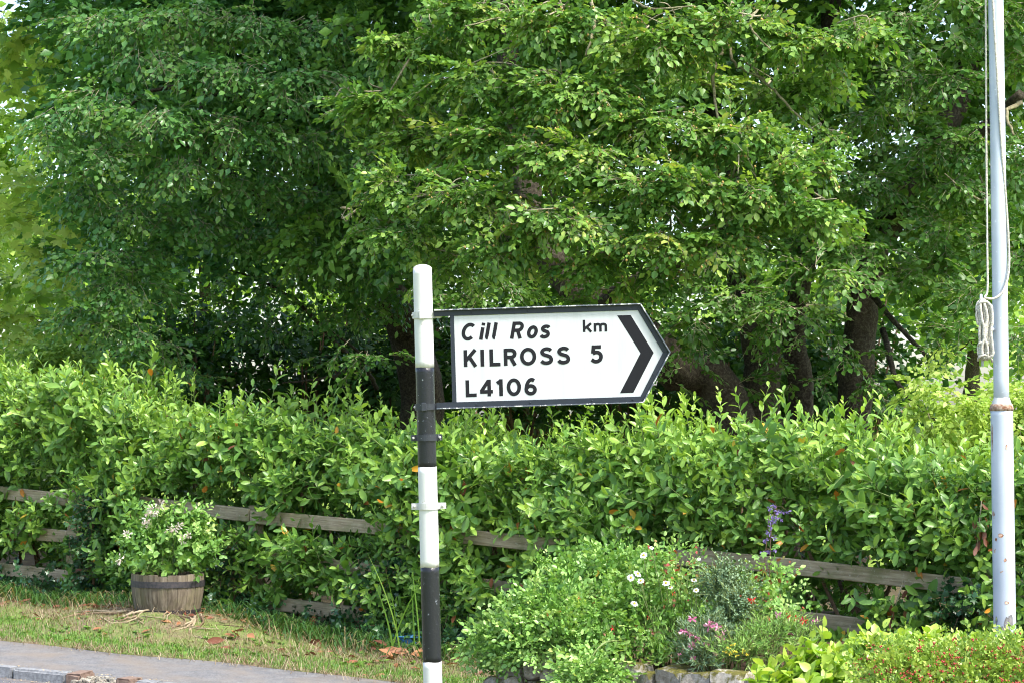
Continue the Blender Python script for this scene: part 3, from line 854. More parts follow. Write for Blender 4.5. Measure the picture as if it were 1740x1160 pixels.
spec = [(200, 30, 22.6, 110, 40), (310, 20, 22.3, 110, 50), (430, 30, 22.2, 100, 50), (540, 40, 22.4, 90, 55), (260, 90, 22.2, 100, 34), (380, 110, 22.0, 110, 45), (500, 130, 22.0, 100, 50),
        (200, 160, 22.0, 100, 30), (120, 190, 22.2, 90, 28), (290, 190, 21.9, 110, 42), (420, 210, 22.0, 100, 50), (530, 230, 22.6, 90, 50),
        (90, 225, 22.2, 80, 26), (180, 250, 22.2, 90, 30), (300, 270, 22.2, 100, 38), (410, 300, 22.6, 90, 45), (520, 330, 23.4, 90, 50), (590, 240, 23.6, 70, 60),
        (150, 310, 22.8, 90, 32), (230, 350, 22.6, 90, 36), (320, 360, 22.8, 90, 36), (430, 390, 23.6, 90, 40), (530, 420, 23.8, 90, 36), (610, 440, 23.8, 70, 30),
        (170, 430, 22.6, 90, 45), (220, 480, 22.6, 80, 40), (150, 520, 22.6, 70, 36), (210, 550, 22.6, 70, 34), (250, 420, 23, 70, 30), (260, 580, 23, 70, 36, None, .8),
        (330, 630, 24.5, 80, 24, None, .5), (480, 475, 25, 90, 30, None, .5), (570, 520, 25.4, 90, 34, None, .5), (430, 545, 25.6, 80, 30, None, .5), (650, 500, 25.4, 80, 40, None, .6), (600, 600, 25.8, 80, 26, None, .4), (350, 500, 25.2, 70, 30, None, .6)]
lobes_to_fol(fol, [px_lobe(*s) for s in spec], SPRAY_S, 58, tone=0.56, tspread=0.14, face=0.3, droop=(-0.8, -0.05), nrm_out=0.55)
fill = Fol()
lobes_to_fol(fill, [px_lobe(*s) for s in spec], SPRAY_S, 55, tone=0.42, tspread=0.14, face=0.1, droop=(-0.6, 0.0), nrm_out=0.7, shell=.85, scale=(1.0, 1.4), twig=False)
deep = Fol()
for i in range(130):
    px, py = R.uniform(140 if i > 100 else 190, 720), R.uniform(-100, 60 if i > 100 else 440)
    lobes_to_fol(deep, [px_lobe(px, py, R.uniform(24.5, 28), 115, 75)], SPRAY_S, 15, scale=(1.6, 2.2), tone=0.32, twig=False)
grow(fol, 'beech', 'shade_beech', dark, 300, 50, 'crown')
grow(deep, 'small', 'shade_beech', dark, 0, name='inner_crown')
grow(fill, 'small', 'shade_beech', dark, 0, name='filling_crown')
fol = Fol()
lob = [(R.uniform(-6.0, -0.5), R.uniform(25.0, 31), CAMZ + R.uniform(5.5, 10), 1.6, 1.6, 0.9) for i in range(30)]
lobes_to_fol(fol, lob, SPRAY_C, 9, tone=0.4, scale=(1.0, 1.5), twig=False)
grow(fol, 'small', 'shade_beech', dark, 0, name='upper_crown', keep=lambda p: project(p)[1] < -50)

# --- maple at the side, its lower leaves lit through
gb = P(-60, 700, 30); gb[2] = ground_u(uv_of(gb[0], gb[1])[0])
maple = thing('maple_tree', 'bright yellow-green maple with broad lobed leaves, leftmost behind the hedge', 'tree', gb)
limb(maple, [foot(-60, 30), P(-60, 500, 30), P(-40, 200, 30), P(-20, -100, 30)], 0.2, 0.1, name='trunk')
limb(maple, [P(-55, 260, 30), P(-10, 130, 29.4), P(55, 118, 28.8), P(120, 122, 28.2)], 0.05, 0.015)
fol = Fol()
spec = [(20, 30, 27.5, 110, 34), (90, 60, 27, 80, 30), (30, 85, 27.5, 100, 24), (140, 20, 27.5, 80, 34), (100, 160, 28, 60, 24), (60, 130, 28.5, 70, 22),
        (70, 300, 27.5, 60, 34), (90, 370, 27, 60, 34), (60, 330, 28, 70, 34), (80, 420, 27.5, 60, 28), (40, 470, 28.5, 70, 40), (20, 540, 28, 70, 40), (90, 540, 28, 60, 30), (150, 460, 29, 60, 40), (200, 300, 29, 50, 30), (180, 250, 29, 40, 26)]
lobes_to_fol(fol, [px_lobe(*s) for s in spec], SPRAY_M, 40, tone=0.8, tspread=0.17, face=0.3)
deep = Fol()
for i in range(9): lobes_to_fol(deep, [px_lobe(R.uniform(-120, 200), R.uniform(-60, 560), R.uniform(30.5, 33), 110, 80)], SPRAY_M, 15, tone=.85, tspread=.15, twig=False)
grow(deep, 'small', 'maple', maple, 0, name='inner_crown')
grow(fol, 'lobed', 'maple', maple, 120, 40, 'crown', twig_mat='stem')

# --- trees far behind, lit by the open sky
FAR = [(-40, 330, 44, 300, 400, 'pale sunlit tree far behind the maple at the picture edge', 2.2), (330, 420, 44, 190, 200, 'sunlit tree glimpsed through the dark beech branches', .8),
       (640, 440, 46, 170, 210, 'sunlit tree glimpsed behind the striped post', .8),
       (980, 430, 44, 190, 200, 'sunlit tree glimpsed behind the road sign', .8), (1330, 440, 45, 180, 200, 'sunlit tree glimpsed between the thick beech trunks', .8),
       (1640, 480, 43, 190, 190, 'sunlit tree glimpsed beyond the flagpole', .75), (120, 480, 48, 170, 200, 'sunlit tree glimpsed under the maple beside the hedge end', .9), (1900, 420, 46, 200, 240, 'sunlit tree beyond the hedge end, past the flagpole', .9)]
for (px, py, D, w, h, lab, dn) in FAR:
    b = P(px, 720, D); b[2] = CAMZ - 0.9
    t = thing('far_tree', lab, 'tree', b, 'sunlit trees far behind the hedge')
    top = P(px, py - h, D)
    limb(t, [b + (0, 0, -0.6), b + (0.1, 0, 1.0), (b + top) / 2 + (0.2, 0, 0.3), top], 0.22, 0.04, name='trunk')
    fol = Fol(); s = D / FPX; lob = []
    for i in range(30):
        q = sphere_dirs(1)[0] * R.random() ** 0.4
        lob.append(tuple(P(px + q[0] * w, py + q[2] * h, D + q[1] * 2)) + (0.85, 0.8, 0.6, dn))
    lobes_to_fol(fol, lob, SPRAY_F, 13, tone=0.5, tspread=0.2, scale=(0.9, 1.3), twig=False)
    grow(fol, 'small', 'lime', t, 0, name='crown')
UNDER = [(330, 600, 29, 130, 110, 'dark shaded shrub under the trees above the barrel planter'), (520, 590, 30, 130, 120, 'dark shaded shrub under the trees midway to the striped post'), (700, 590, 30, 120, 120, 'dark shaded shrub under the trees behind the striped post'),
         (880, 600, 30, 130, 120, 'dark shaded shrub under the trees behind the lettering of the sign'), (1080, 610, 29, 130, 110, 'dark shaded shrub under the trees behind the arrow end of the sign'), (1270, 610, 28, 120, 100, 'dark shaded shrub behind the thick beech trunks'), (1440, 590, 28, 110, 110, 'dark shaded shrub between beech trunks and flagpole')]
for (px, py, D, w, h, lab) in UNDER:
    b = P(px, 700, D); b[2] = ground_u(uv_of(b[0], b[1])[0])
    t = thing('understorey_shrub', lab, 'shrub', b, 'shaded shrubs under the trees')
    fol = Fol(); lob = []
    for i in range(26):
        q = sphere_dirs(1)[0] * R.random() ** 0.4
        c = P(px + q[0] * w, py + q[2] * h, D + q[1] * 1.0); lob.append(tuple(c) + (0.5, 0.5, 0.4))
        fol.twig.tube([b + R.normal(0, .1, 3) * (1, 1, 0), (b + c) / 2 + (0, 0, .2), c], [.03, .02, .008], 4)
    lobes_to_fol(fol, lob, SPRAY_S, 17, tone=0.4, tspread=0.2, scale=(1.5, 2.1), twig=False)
    grow(fol, 'small', 'shade_dark', t, 0, name='foliage', twig_mat='brown_stem')
b = P(870, 700, 38); b[2] = CAMZ - 1.2
fh = thing('field_hedge', 'sunlit hedge across the far side of the field, glimpsed under the trees', 'hedge', b)
fol = Fol(); lob = []
for i in range(120):
    c = P(R.uniform(-500, 2200), 690, R.uniform(36.5, 39)); c[2] = CAMZ + R.uniform(-1.2, .75); lob.append(tuple(c) + (.8, .6, .5))
lobes_to_fol(fol, lob, SPRAY_F, 8, tone=.5, tspread=.2, scale=(1.1, 1.6), twig=False)
grow(fol, 'small', 'lime', fh, 0, name='foliage')
mb = MB()
for i in range(60):
    q = P(R.uniform(-500, 2200), 690, 37.8); q[2] = CAMZ - 1.6; mb.tube([q, q + (R.normal(0, .2), 0, 1.2), q + (R.normal(0, .4), 0, 2.0)], [.05, .04, .01], 5)
o = mb.build('stems', M['brown_stem'], fh); o['kind'] = 'stuff'
# low scrub between hedge and field
for (px, py, D, w, h, lab) in ((1630, 690, 19.5, 110, 48, 'lime green scrub bush behind the hedge beside the flagpole'), (1760, 690, 20, 70, 70, 'lime green scrub bush behind the hedge past the flagpole'),
                               (60, 600, 25.5, 90, 42, 'green scrub bush behind the hedge under the maple'), (210, 620, 25.5, 90, 32, 'green scrub bush behind the hedge under the dark beech')):
    b = P(px, py, D); b[2] = ground_u(uv_of(b[0], b[1])[0])
    t = thing('scrub_bush', lab, 'bush', b, 'scrub behind the hedge')
    fol = Fol(); stemz = MB(); lob = []
    for i in range(16):
        q = sphere_dirs(1)[0] * R.random() ** 0.4
        lob.append(tuple(P(px + q[0] * w, py + q[2] * h, D + q[1] * 0.5)) + (0.34, 0.34, 0.26))
    for i in range(10):
        c = b + np.array([R.uniform(-.5, .5) * w * D / FPX * 1.6, R.uniform(-.4, .4), 0])
        e = np.array(lob[R.integers(len(lob))][:3])
        stemz.tube([c, (c + e) / 2 + R.normal(0, .05, 3), e], [0.012, 0.01, 0.004], 4)
        for f in np.linspace(0.3, 0.9, 4): lob.append(tuple(c + (e - c) * f) + (0.3, 0.3, 0.25))
    lobes_to_fol(fol, lob, SPRAY, 34, tone=0.8 if px > 1000 else 0.45, tspread=0.2, scale=(0.8, 1.1))
    fol.twig = stemz
    grow(fol, 'small', 'lime' if px > 1000 else 'maple', t, 0, name='foliage')

# ------------------------------------------------------------------ rail fence
fence = thing('rail_fence', 'weathered grey three-rail wooden fence swallowed by the laurel hedge', 'fence', UV(3, 0))
RAIL_H = (0.905, 0.545, 0.185)
POST_U = [-3.48, -1.29, 0.9, 3.09, 5.28, 7.47, 9.66, 11.85]
for u in POST_U:
    bm = box_bm(0.11, 0.09, 1.25, 0.012, 2)
    for v in bm.verts: v.co += Vector(R.normal(0, 0.002, 3))
    o = bm_object('post', bm, M['rail'], fence)
    o.location = UV(u, -0.068, 0.36 + R.uniform(-.02, .02)) - base_of(fence)
    o.rotation_euler = (R.normal(0, .012), R.normal(0, .012), math.atan2(TU[1], TU[0]))
for ua, ub in zip(POST_U[:-1], POST_U[1:]):
    for k, h in enumerate(RAIL_H):
        a, b = UV(ua, 0, h + R.normal(0, .01)), UV(ub, 0, h + R.normal(0, .01))
        L = np.linalg.norm(b - a)
        bm = box_bm(L - 0.006, 0.035, 0.112, 0.006, 1, cuts=6)
        for v in bm.verts:
            v.co.y += 0.006 * math.sin(v.co.x * 1.7 + ua); v.co.z += 0.006 * math.sin(v.co.x * 1.3 + 2 * ua + k) + R.normal(0, .0012)
        o = bm_object('rail', bm, M['rail'], fence)
        d = (b - a) / L
        o.location = (a + b) / 2 - base_of(fence) + np.array([0, 0, 0])
        o.rotation_euler = (R.normal(0, .02), -math.asin(d[2]), math.atan2(d[1], d[0]))

# ------------------------------------------------------------------ laurel hedge growing through it
rng = np.random.default_rng(11)
SHOOT = [shoot(rng, 0.11 * rng.uniform(.85, 1.15), rng.uniform(0.18, 0.34), int(rng.integers(7, 13)), rng.uniform(.75, 1.2), 0.3) for _ in range(16)]
SHOOT_T = [shoot(rng, 0.1 * rng.uniform(.85, 1.15), rng.uniform(0.24, 0.4), int(rng.integers(9, 14)), rng.uniform(.6, 1.0), 0.4) for _ in range(12)]
TOP_PX = np.array([(-200, 641), (0, 646), (90, 644), (170, 648), (230, 681), (330, 708), (430, 697), (520, 710), (600, 722), (700, 724), (800, 747), (900, 754), (1000, 747), (1100, 742),
                   (1200, 732), (1290, 724), (1360, 724), (1420, 742), (1500, 754), (1600, 777), (1700, 787), (1760, 787), (2000, 802)], float)
uu = np.linspace(-4, 13, 120); top_h = []
for u in uu:
    q = UV(u, -0.45); x, y, d = project(q)
    ty = np.interp(x, TOP_PX[:, 0], TOP_PX[:, 1])
    z = P(float(x), float(ty), float(q[1]))[2]
    top_h.append(z - float(ground_u(u)))
top_h = np.array(top_h)
def hedge_top(u): return np.interp(u, uu, top_h)
# places where the rails and the dark base show, as boxes in pixels on the fence's plane
CLEAR = [(-20, 108, 806, 842, 0), (236, 440, 836, 880, .12), (440, 628, 856, 908, .1), (822, 925, 908, 940, .25), (1165, 1350, 926, 975, .12), (1350, 1625, 950, 1004, .12), (-20, 108, 936, 988, 0), (70, 135, 890, 920, .2),
         (478, 606, 1012, 1052, 0), (1345, 1465, 1032, 1072, 0), (560, 645, 945, 975, .35), (835, 900, 972, 1000, .2), (1130, 1215, 915, 1000, .1)]
hedge = thing('laurel_hedge', 'long glossy green laurel hedge growing over the wooden fence', 'hedge', UV(3, -0.5))
fol = Fol()
def put(n, tpls, u, v, h, d, tone, sc, into=None):
    pos = np.stack([F0[0] + u * TU[0] + v * NV[0], F0[1] + u * TU[1] + v * NV[1], ground_u(u) + h], 1)
    x, y, dd = project(pos)
    ok = np.ones(n, bool)
    tipp = pos + unit(d) * 0.2
    x2, y2, _ = project(tipp)
    for (x0, x1, y0, y1, pr) in CLEAR:
        for xx, yy in ((x, y), (x2, y2), ((x + x2) / 2, (y + y2) / 2)):
            hit = (xx > x0 - 4) & (xx < x1 + 4) & (yy > y0 - 3) & (yy < y1 + 3) & (v > -0.16)
            ok &= ~(hit & (R.random(n) > pr))
    patch_ = 0.5 * np.sin(u * 1.7 + 2.2 * np.sin(h * 1.9 + u * .6)) + 0.5 * np.sin(h * 4.3 - u * 2.9 + 1.1)
    tone = tone + 0.09 * patch_
    sc = sc * (1 + 0.1 * np.sin(u * 3.3 + h * 2.7)) * R.uniform(.82, 1.15, n)
    hole = np.sin(u * 5.3 + 1.7 * np.sin(h * 4.1)) * np.sin(h * 7.1 + 2.1 * np.sin(u * 2.3))
    ok &= ~((hole > 0.6) & (v > -0.3) & (h < hedge_top(u) - .35) & (R.random(n) < .35))
    pos, d, tone, sc = pos[ok], d[ok], tone[ok], sc[ok]; n = len(pos)
    rot = frames(d, R.normal(0, 1, (n, 3)))
    w = R.integers(0, len(tpls), n)
    for i in range(len(tpls)):
        k = w == i
        if k.any(): (into or fol).place(tpls[i], pos[k], rot[k], sc[k], tone[k], into is None)
UP = np.array([0, 0, 1.0]); OUT = np.array([NV[0], NV[1], 0])
def clumpy(u, h): return 0.07 * np.sin(u * 2.7 + 3 * np.sin(h * 2.1)) + 0.06 * np.sin(h * 6 + u * 4.1) + 0.04 * np.sin(u * 9.3 - h * 5)
# face
n = 3900
u = R.uniform(-1.4, 10.8, n); f = R.random(n) ** 0.85
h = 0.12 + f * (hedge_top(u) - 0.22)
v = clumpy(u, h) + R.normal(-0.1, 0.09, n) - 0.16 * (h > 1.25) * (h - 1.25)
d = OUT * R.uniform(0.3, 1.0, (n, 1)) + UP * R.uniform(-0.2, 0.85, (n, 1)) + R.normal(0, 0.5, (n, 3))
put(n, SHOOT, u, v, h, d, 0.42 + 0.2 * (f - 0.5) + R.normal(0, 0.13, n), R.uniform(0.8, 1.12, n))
n = 1250
u = R.uniform(-1.4, 10.8, n); h = R.uniform(0.1, 1.15, n)
v = .05 + clumpy(u, h) * .5 + R.normal(0, 0.05, n)
d = OUT * R.uniform(0.3, 1.0, (n, 1)) + UP * R.uniform(-0.2, 0.8, (n, 1)) + R.normal(0, 0.4, (n, 3))
put(n, SHOOT, u, v, h, d, 0.42 + R.normal(0, 0.1, n), R.uniform(0.75, 1.05, n))
n = 900
u = R.uniform(-1.4, 10.8, n); h = np.where(R.random(n) < .7, R.uniform(0.36, 0.66, n), R.uniform(.02, .3, n))
v = .05 + R.normal(0, 0.035, n)
d = OUT * R.uniform(0.3, 0.8, (n, 1)) + UP * R.uniform(-0.3, 0.7, (n, 1)) + R.normal(0, 0.45, (n, 3))
put(n, SHOOT, u, v, h, d, 0.42 + R.normal(0, 0.1, n), R.uniform(0.8, 1.05, n))
# inside and behind, leaves in a darker tone
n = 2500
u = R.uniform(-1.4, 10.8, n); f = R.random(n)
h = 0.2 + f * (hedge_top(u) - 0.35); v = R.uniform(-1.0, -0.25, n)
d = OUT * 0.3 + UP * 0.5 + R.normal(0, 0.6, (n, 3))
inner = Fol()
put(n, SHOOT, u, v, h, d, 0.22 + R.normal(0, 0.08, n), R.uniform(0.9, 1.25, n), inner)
# top: fresh upright shoots
n = 1250
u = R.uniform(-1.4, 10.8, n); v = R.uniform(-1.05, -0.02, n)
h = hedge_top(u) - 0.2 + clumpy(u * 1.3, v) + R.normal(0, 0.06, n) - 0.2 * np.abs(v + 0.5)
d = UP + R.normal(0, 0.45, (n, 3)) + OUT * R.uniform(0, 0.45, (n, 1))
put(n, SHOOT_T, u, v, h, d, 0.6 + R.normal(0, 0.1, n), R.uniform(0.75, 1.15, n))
# a few long leaders standing out of the top
n = 40
u = R.uniform(-1.4, 10.8, n); v = R.uniform(-0.8, -0.1, n)
h = hedge_top(u) + R.uniform(-0.08, 0.08, n)
put(n, SHOOT_T, u, v, h, UP + R.normal(0, 0.16, (n, 3)), 0.66 + R.normal(0, 0.06, n), R.uniform(0.8, 1.2, n))
# turn some leaves yellow or brown
for i in range(len(fol.t)):
    t = fol.t[i].clip(0, 0.82); r = R.random(len(t))
    t = np.where((r < 0.014) & (t < 0.5), R.uniform(0.86, 0.935, len(t)), t)
    t = np.where(r > 0.9965, R.uniform(0.95, 1.0, len(t)), t)
    fol.t[i] = t
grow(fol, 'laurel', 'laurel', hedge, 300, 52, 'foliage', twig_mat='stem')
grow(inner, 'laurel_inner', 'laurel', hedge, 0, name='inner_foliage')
mb = MB()
for i in range(90):
    u = R.uniform(-3, 12); a = UV(u, R.uniform(-0.8, -0.2)); e = UV(u + R.normal(0, .35), R.uniform(-0.9, -0.15), hedge_top(u) * R.uniform(0.7, 0.95))
    mb.tube([a, (a + e) / 2 + R.normal(0, .06, 3), e], [0.018, 0.014, 0.005], 5)
o = mb.build('stems', M['brown_stem'], hedge); o['kind'] = 'stuff'

# dead brown sprays caught in the hedge
fol = Fol()
dead = thing('dead_leaf_cluster', 'hanging cluster of dead brown leaves in the hedge below the rail near the flagpole', 'dead leaves', P(1520, 1030, fence_D(1520, 0.14)))
def hanging(px, py, dpx, n, v, fl):
    c = P(px, py, fence_D(px, v)); s = 15.5 / FPX
    for i in range(n):
        q = c + np.array([R.normal(0, dpx[0]) * s, R.normal(0, .03), R.normal(0, dpx[1]) * s])
        fl.add(frames(np.array([[R.normal(0, .5), R.normal(0, .4), -1]]), R.normal(0, 1, (1, 3))) * R.uniform(.06, .1), q[None], np.array([R.random()]))
hanging(1520, 1032, (13, 22), 13, 0.14, fol)
fol.twig.tube([P(1535, 985, fence_D(1535, .1)), P(1524, 1020, fence_D(1524, .13)), P(1512, 1060, fence_D(1512, .14))], [.004, .004, .002], 4)
grow(fol, 'laurel', 'fallen', dead, 40, 10)
fol = Fol()
dead = thing('dead_leaf_cluster', 'cluster of dead brown leaves high in the hedge beside the flagpole', 'dead leaves', P(1665, 890, fence_D(1665, 0.16)))
hanging(1666, 885, (9, 26), 12, 0.16, fol)
fol.twig.tube([P(1668, 850, fence_D(1668, .14)), P(1664, 890, fence_D(1664, .16)), P(1660, 930, fence_D(1660, .16))], [.004, .004, .002], 4)
grow(fol, 'laurel', 'fallen', dead, 40, 10)

# ------------------------------------------------------------------ ivy on the fence
rng = np.random.default_rng(5)
IVY = [shoot(rng, 0.05, 0.2, 9, 1.2, 0.1) for _ in range(5)]
def ivy(px, y0, y1, w, v, n, lab):
    D = fence_D(px, v); b = P(px, y1, D); b[2] = ground_u(uv_of(b[0], b[1])[0])
    t = thing('ivy', lab, 'ivy', b, 'ivy climbing the fence posts')
    fl = Fol(); s = D / FPX
    y = R.uniform(y0, y1, n); f = (y - y0) / (y1 - y0)
    x = px + R.normal(0, 1, n) * w * (0.6 + 0.5 * f)
    pos = np.array([P(a, c, D + R.uniform(-.05, .18)) for a, c in zip(x, y)])
    d = OUT * 0.4 + R.normal(0, 0.7, (n, 3)) + np.array([0, 0, -0.35])
    rot = frames(d, OUT + R.normal(0, .4, (n, 3)))
    k = R.integers(0, 5, n)
    for i in range(5):
        m = k == i
        if m.any(): fl.place(IVY[i], pos[m], rot[m], R.uniform(.7, 1.2, m.sum()), 0.45 + R.normal(0, .2, m.sum()))
    fl.twig.tube([b + (0, 0, -.03), P(px - 3, (y0 + y1) / 2, D), P(px + 3, y0, D)], [.016, .012, .006], 5)
    grow(fl, 'lobed', 'ivy', t, 120, 9, twig_mat='brown_stem')
ivy(160, 830, 1005, 20, 0.18, 170, 'dark ivy climbing the fence post next to the barrel planter')
ivy(400, 905, 1040, 20, 0.12, 90, 'dark ivy on the fence behind the barrel planter, toward the striped post')
ivy(655, 950, 1085, 30, 0.12, 150, 'dark ivy low on the fence beside the upright strap leaves')
ivy(800, 1000, 1110, 26, 0.1, 70, 'dark ivy low on the fence between striped post and rose bush')
ivy(1640, 1005, 1075, 24, 0.14, 90, 'dark ivy on the fence end beside the flagpole')

# ------------------------------------------------------------------ striped post with the finger sign
PXM = 421.0                                          # pixels to a metre at the post's distance
DP = FPX / PXM
bx = P(745.5, 1557, DP)
u_, v_ = uv_of(bx[0], bx[1])
sign = thing('direction_sign', 'white pointed road sign reading Cill Ros Kilross on a black and white striped post', 'road sign', bx)
sign.rotation_euler = (0, math.radians(-1.53), 0)
def ph(y): return (1549 - y) / PXM                   # height on the post of pixel row y
RP = 0.0378
def post_piece(name, z0, z1, mat, r=RP, top=False, parent=sign):
    mb = MB(); n = max(3, int((z1 - z0) / 0.02))
    z = np.linspace(z0, z1, n); pts = np.stack([0 * z, 0 * z, z], 1); rr = np.full(n, r)
    if top:
        k = np.array([1, .97, .9, .75, .5, .2]); zz = z1 + 0.018 * np.sqrt(1 - k ** 2) * 1.0
        pts = np.concatenate([pts, np.stack([0 * zz, 0 * zz, zz + 1e-4 * np.arange(6)], 1)]); rr = np.concatenate([rr, r * k])
    V, T = tube(pts, rr, 32)
    if mat == 'post_white':
        for ring in ([0] if top else [0, n - 1]):
            a = np.arange(32); j = 0.0012 * np.sin(a * .6 + z0 * 40) + R.normal(0, .0006, 32)
            V[ring * 32: ring * 32 + 32, 2] += j + (0.003 if ring else -0.003)
    mb.add(V, T)
    return mb.build(name, M[mat], parent, local=True)
post = post_piece('post', -0.4, ph(1290), 'post_black')
for y0, y1, m in ((1290, 1122, 'post_white'), (1122, 960, 'post_black'), (960, 793, 'post_white'), (793, 622, 'post_black'), (622, 456, 'post_white')):
    o = post_piece('painted_band', ph(y0), ph(y1), m, RP + 0.0004 * (m == 'post_white'), y1 == 456, post)

SU = 1526.0                                          # sign units to a metre (units read off an enlarged view)
SX0 = 163.0 / SU; SZ0 = ph(693.4)
SA = math.radians(0.25)
def S2(a, b):
    x, z = SX0 + a / SU, b / SU
    return x * math.cos(SA) - z * math.sin(SA) * 0, SZ0 + z + x * math.sin(SA)
SY = -0.02                                           # the sheet's front face
def flat_poly(name, pts, y, depth, mat, parent, bev=0.0):
    bm = bmesh.new()
    f = bm.faces.new([bm.verts.new((S2(a, b)[0], y, S2(a, b)[1])) for a, b in pts])
    bm.normal_update()
    if f.normal.y > 0: f.normal_flip()
    r = bmesh.ops.extrude_face_region(bm, geom=[f])
    for v in r['geom']:
        if isinstance(v, bmesh.types.BMVert): v.co.y += depth
    bmesh.ops.recalc_face_normals(bm, faces=bm.faces)
    if bev: bmesh.ops.bevel(bm, geom=list(bm.edges), offset=bev, segments=1, affect='EDGES')
    return bm_object(name, bm, mat, parent)
panel = flat_poly('sign_panel', [(6, 6), (1168, 6), (1336, 300), (1168, 594), (6, 594)], SY, 0.003, M['sign_white'], sign)
# frame of angle bar: an outer lip and a flat leg lying on the sheet
def bar(pts, name='frame_bar', y=SY - 0.004, depth=0.0038, mat='sign_frame'): return flat_poly(name, pts, y, depth, M[mat], sign, 0.0006)
bar([(-96, 563), (1157, 563), (1172, 597), (-96, 597)])
bar([(-96, 3), (1172, 3), (1159, 36), (-96, 36)])
bar([(1, 36), (28, 36), (25, 563), (1, 563)])
bar([(1159, 37), (1172, 4), (1341, 300), (1303, 300)], y=SY - 0.0042)
bar([(1303, 301), (1341, 301), (1172, 596), (1157, 563)], y=SY - 0.0045)
M['lip'] = paint('frame_lip_worn', (0.1, 0.115, 0.14), (0.55, 0.55, 0.54), 30, 0.52, 0.45)
def lip(a, b, t=7):
    a, b = np.array(a, float), np.array(b, float); d = unit(b - a); nn = np.array([d[1], -d[0]]) * t
    flat_poly('frame_lip', [a, b, b + nn, a + nn], SY - 0.02, 0.034, M['lip'], sign, 0.0006)
lip((-96, 604), (1176, 604)); lip((1176, 604), (1350, 301)); lip((1350, 300), (1176, -4)); lip((1176, -4), (-96, -4)); 
for a, b in ((130, 580), (480, 580), (850, 582), (1120, 582), (150, 19), (480, 19), (860, 19), (1110, 19), (1240, 170), (1240, 432)):
    mb = MB(); x, z = S2(a, b)
    mb.tube([(x, SY - 0.0035, z), (x, SY - 0.0062, z), (x, SY - 0.0075, z)], [0.0034, 0.0034, 0.0018], 10)
    mb.build('rivet', M['sign_frame'], sign, local=True)
chev = flat_poly('chevron', [(1029, 535), (1112, 535), (1247, 301), (1115, 60), (1033, 60), (1166, 301)], SY - 0.0006, 0.0005, M['sign_black'], panel)

# lettering: each glyph drawn as strokes in a box of width w and height 1
def arc(cx, cy, rx, ry, a0, a1, n=22):
    t = np.radians(np.linspace(a0, a1, n)); return list(zip(cx + rx * np.cos(t), cy + ry * np.sin(t)))
def sm(pts, n=40): return [tuple(p) for p in smooth_path([(x, y, 0) for x, y in pts], n)[:, :2]]
s = 0.093
Sc = sm([(.63, .80), (.54, .885), (.37, .918), (.19, .86), (.115, .735), (.19, .605), (.38, .53), (.57, .45), (.645, .28), (.57, .14), (.37, .083), (.18, .12), (.07, .225)])
G = {
    'K': (.80, [[(s, 0), (s, 1)], [(.69, 1), (.13, .38)], [(.31, .60), (.70, 0)]]),
    'I': (.185, [[(s, 0), (s, 1)]]),
    'L': (.63, [[(s, 1), (s, s), (.63, s)]]),
    'R': (.77, [[(s, 0), (s, 1)], [(s, 1 - s), (.42, 1 - s)] + arc(.42, .70, .235, .207, 90, -90) + [(s, .493)], [(.40, .48), (.66, 0)]]),
    'O': (.94, [arc(.47, .5, .47 - s, .42, 0, 360, 48)]),
    '0': (.82, [arc(.41, .5, .41 - s, .42, 0, 360, 48)]),
    'S': (.76, [Sc]),
    'C': (.84, [arc(.47, .5, .47 - s, .42, 48, 312, 34)]),
    'i': (.185, [[(s, 0), (s, .73)], [(s, .84), (s, 1.0)]]),
    'l': (.26, [[(s, 1.0), (s, .2)] + arc(.21, .2, .117, .117, 180, 262, 8)]),
    'o': (.66, [arc(.33, .365, .33 - s, .285, 0, 360, 40)]),
    's': (.62, [[(x * .83, y * .745 - .004) for x, y in Sc]]),
    'k': (.80, [[(s, 0), (s, 1)], [(.68, .70), (.13, .27)], [(.30, .42), (.68, 0)]]),
    'm': (1.08, [[(s, 0), (s, .70)], [(s, .42)] + arc(.315, .45, .222, .17, 180, 0, 16) + [(.537, 0)], [(.537, .42)] + arc(.76, .45, .223, .17, 180, 0, 16) + [(.983, 0)]]),
    '5': (.68, [[(.60, 1 - s), (.19, 1 - s), (.15, .545)], sm([(.14, .545), (.30, .605), (.47, .575), (.575, .45), (.585, .31), (.52, .165), (.37, .085), (.22, .095), (.07, .2)], 36)]),
    '4': (.84, [[(.58, 0), (.58, 1)], [(.555, .95), (.10, .30)], [(.03, .275), (.80, .275)]]),
    '1': (.37, [[(.275, 0), (.275, 1)], [(.26, .90), (.04, .75)]]),
    '6': (.70, [arc(.36, .315, .262, .23, 0, 360, 36), sm([(.58, .845), (.45, .915), (.28, .86), (.15, .65), (.098, .38), (.1, .3)], 24)]),
}
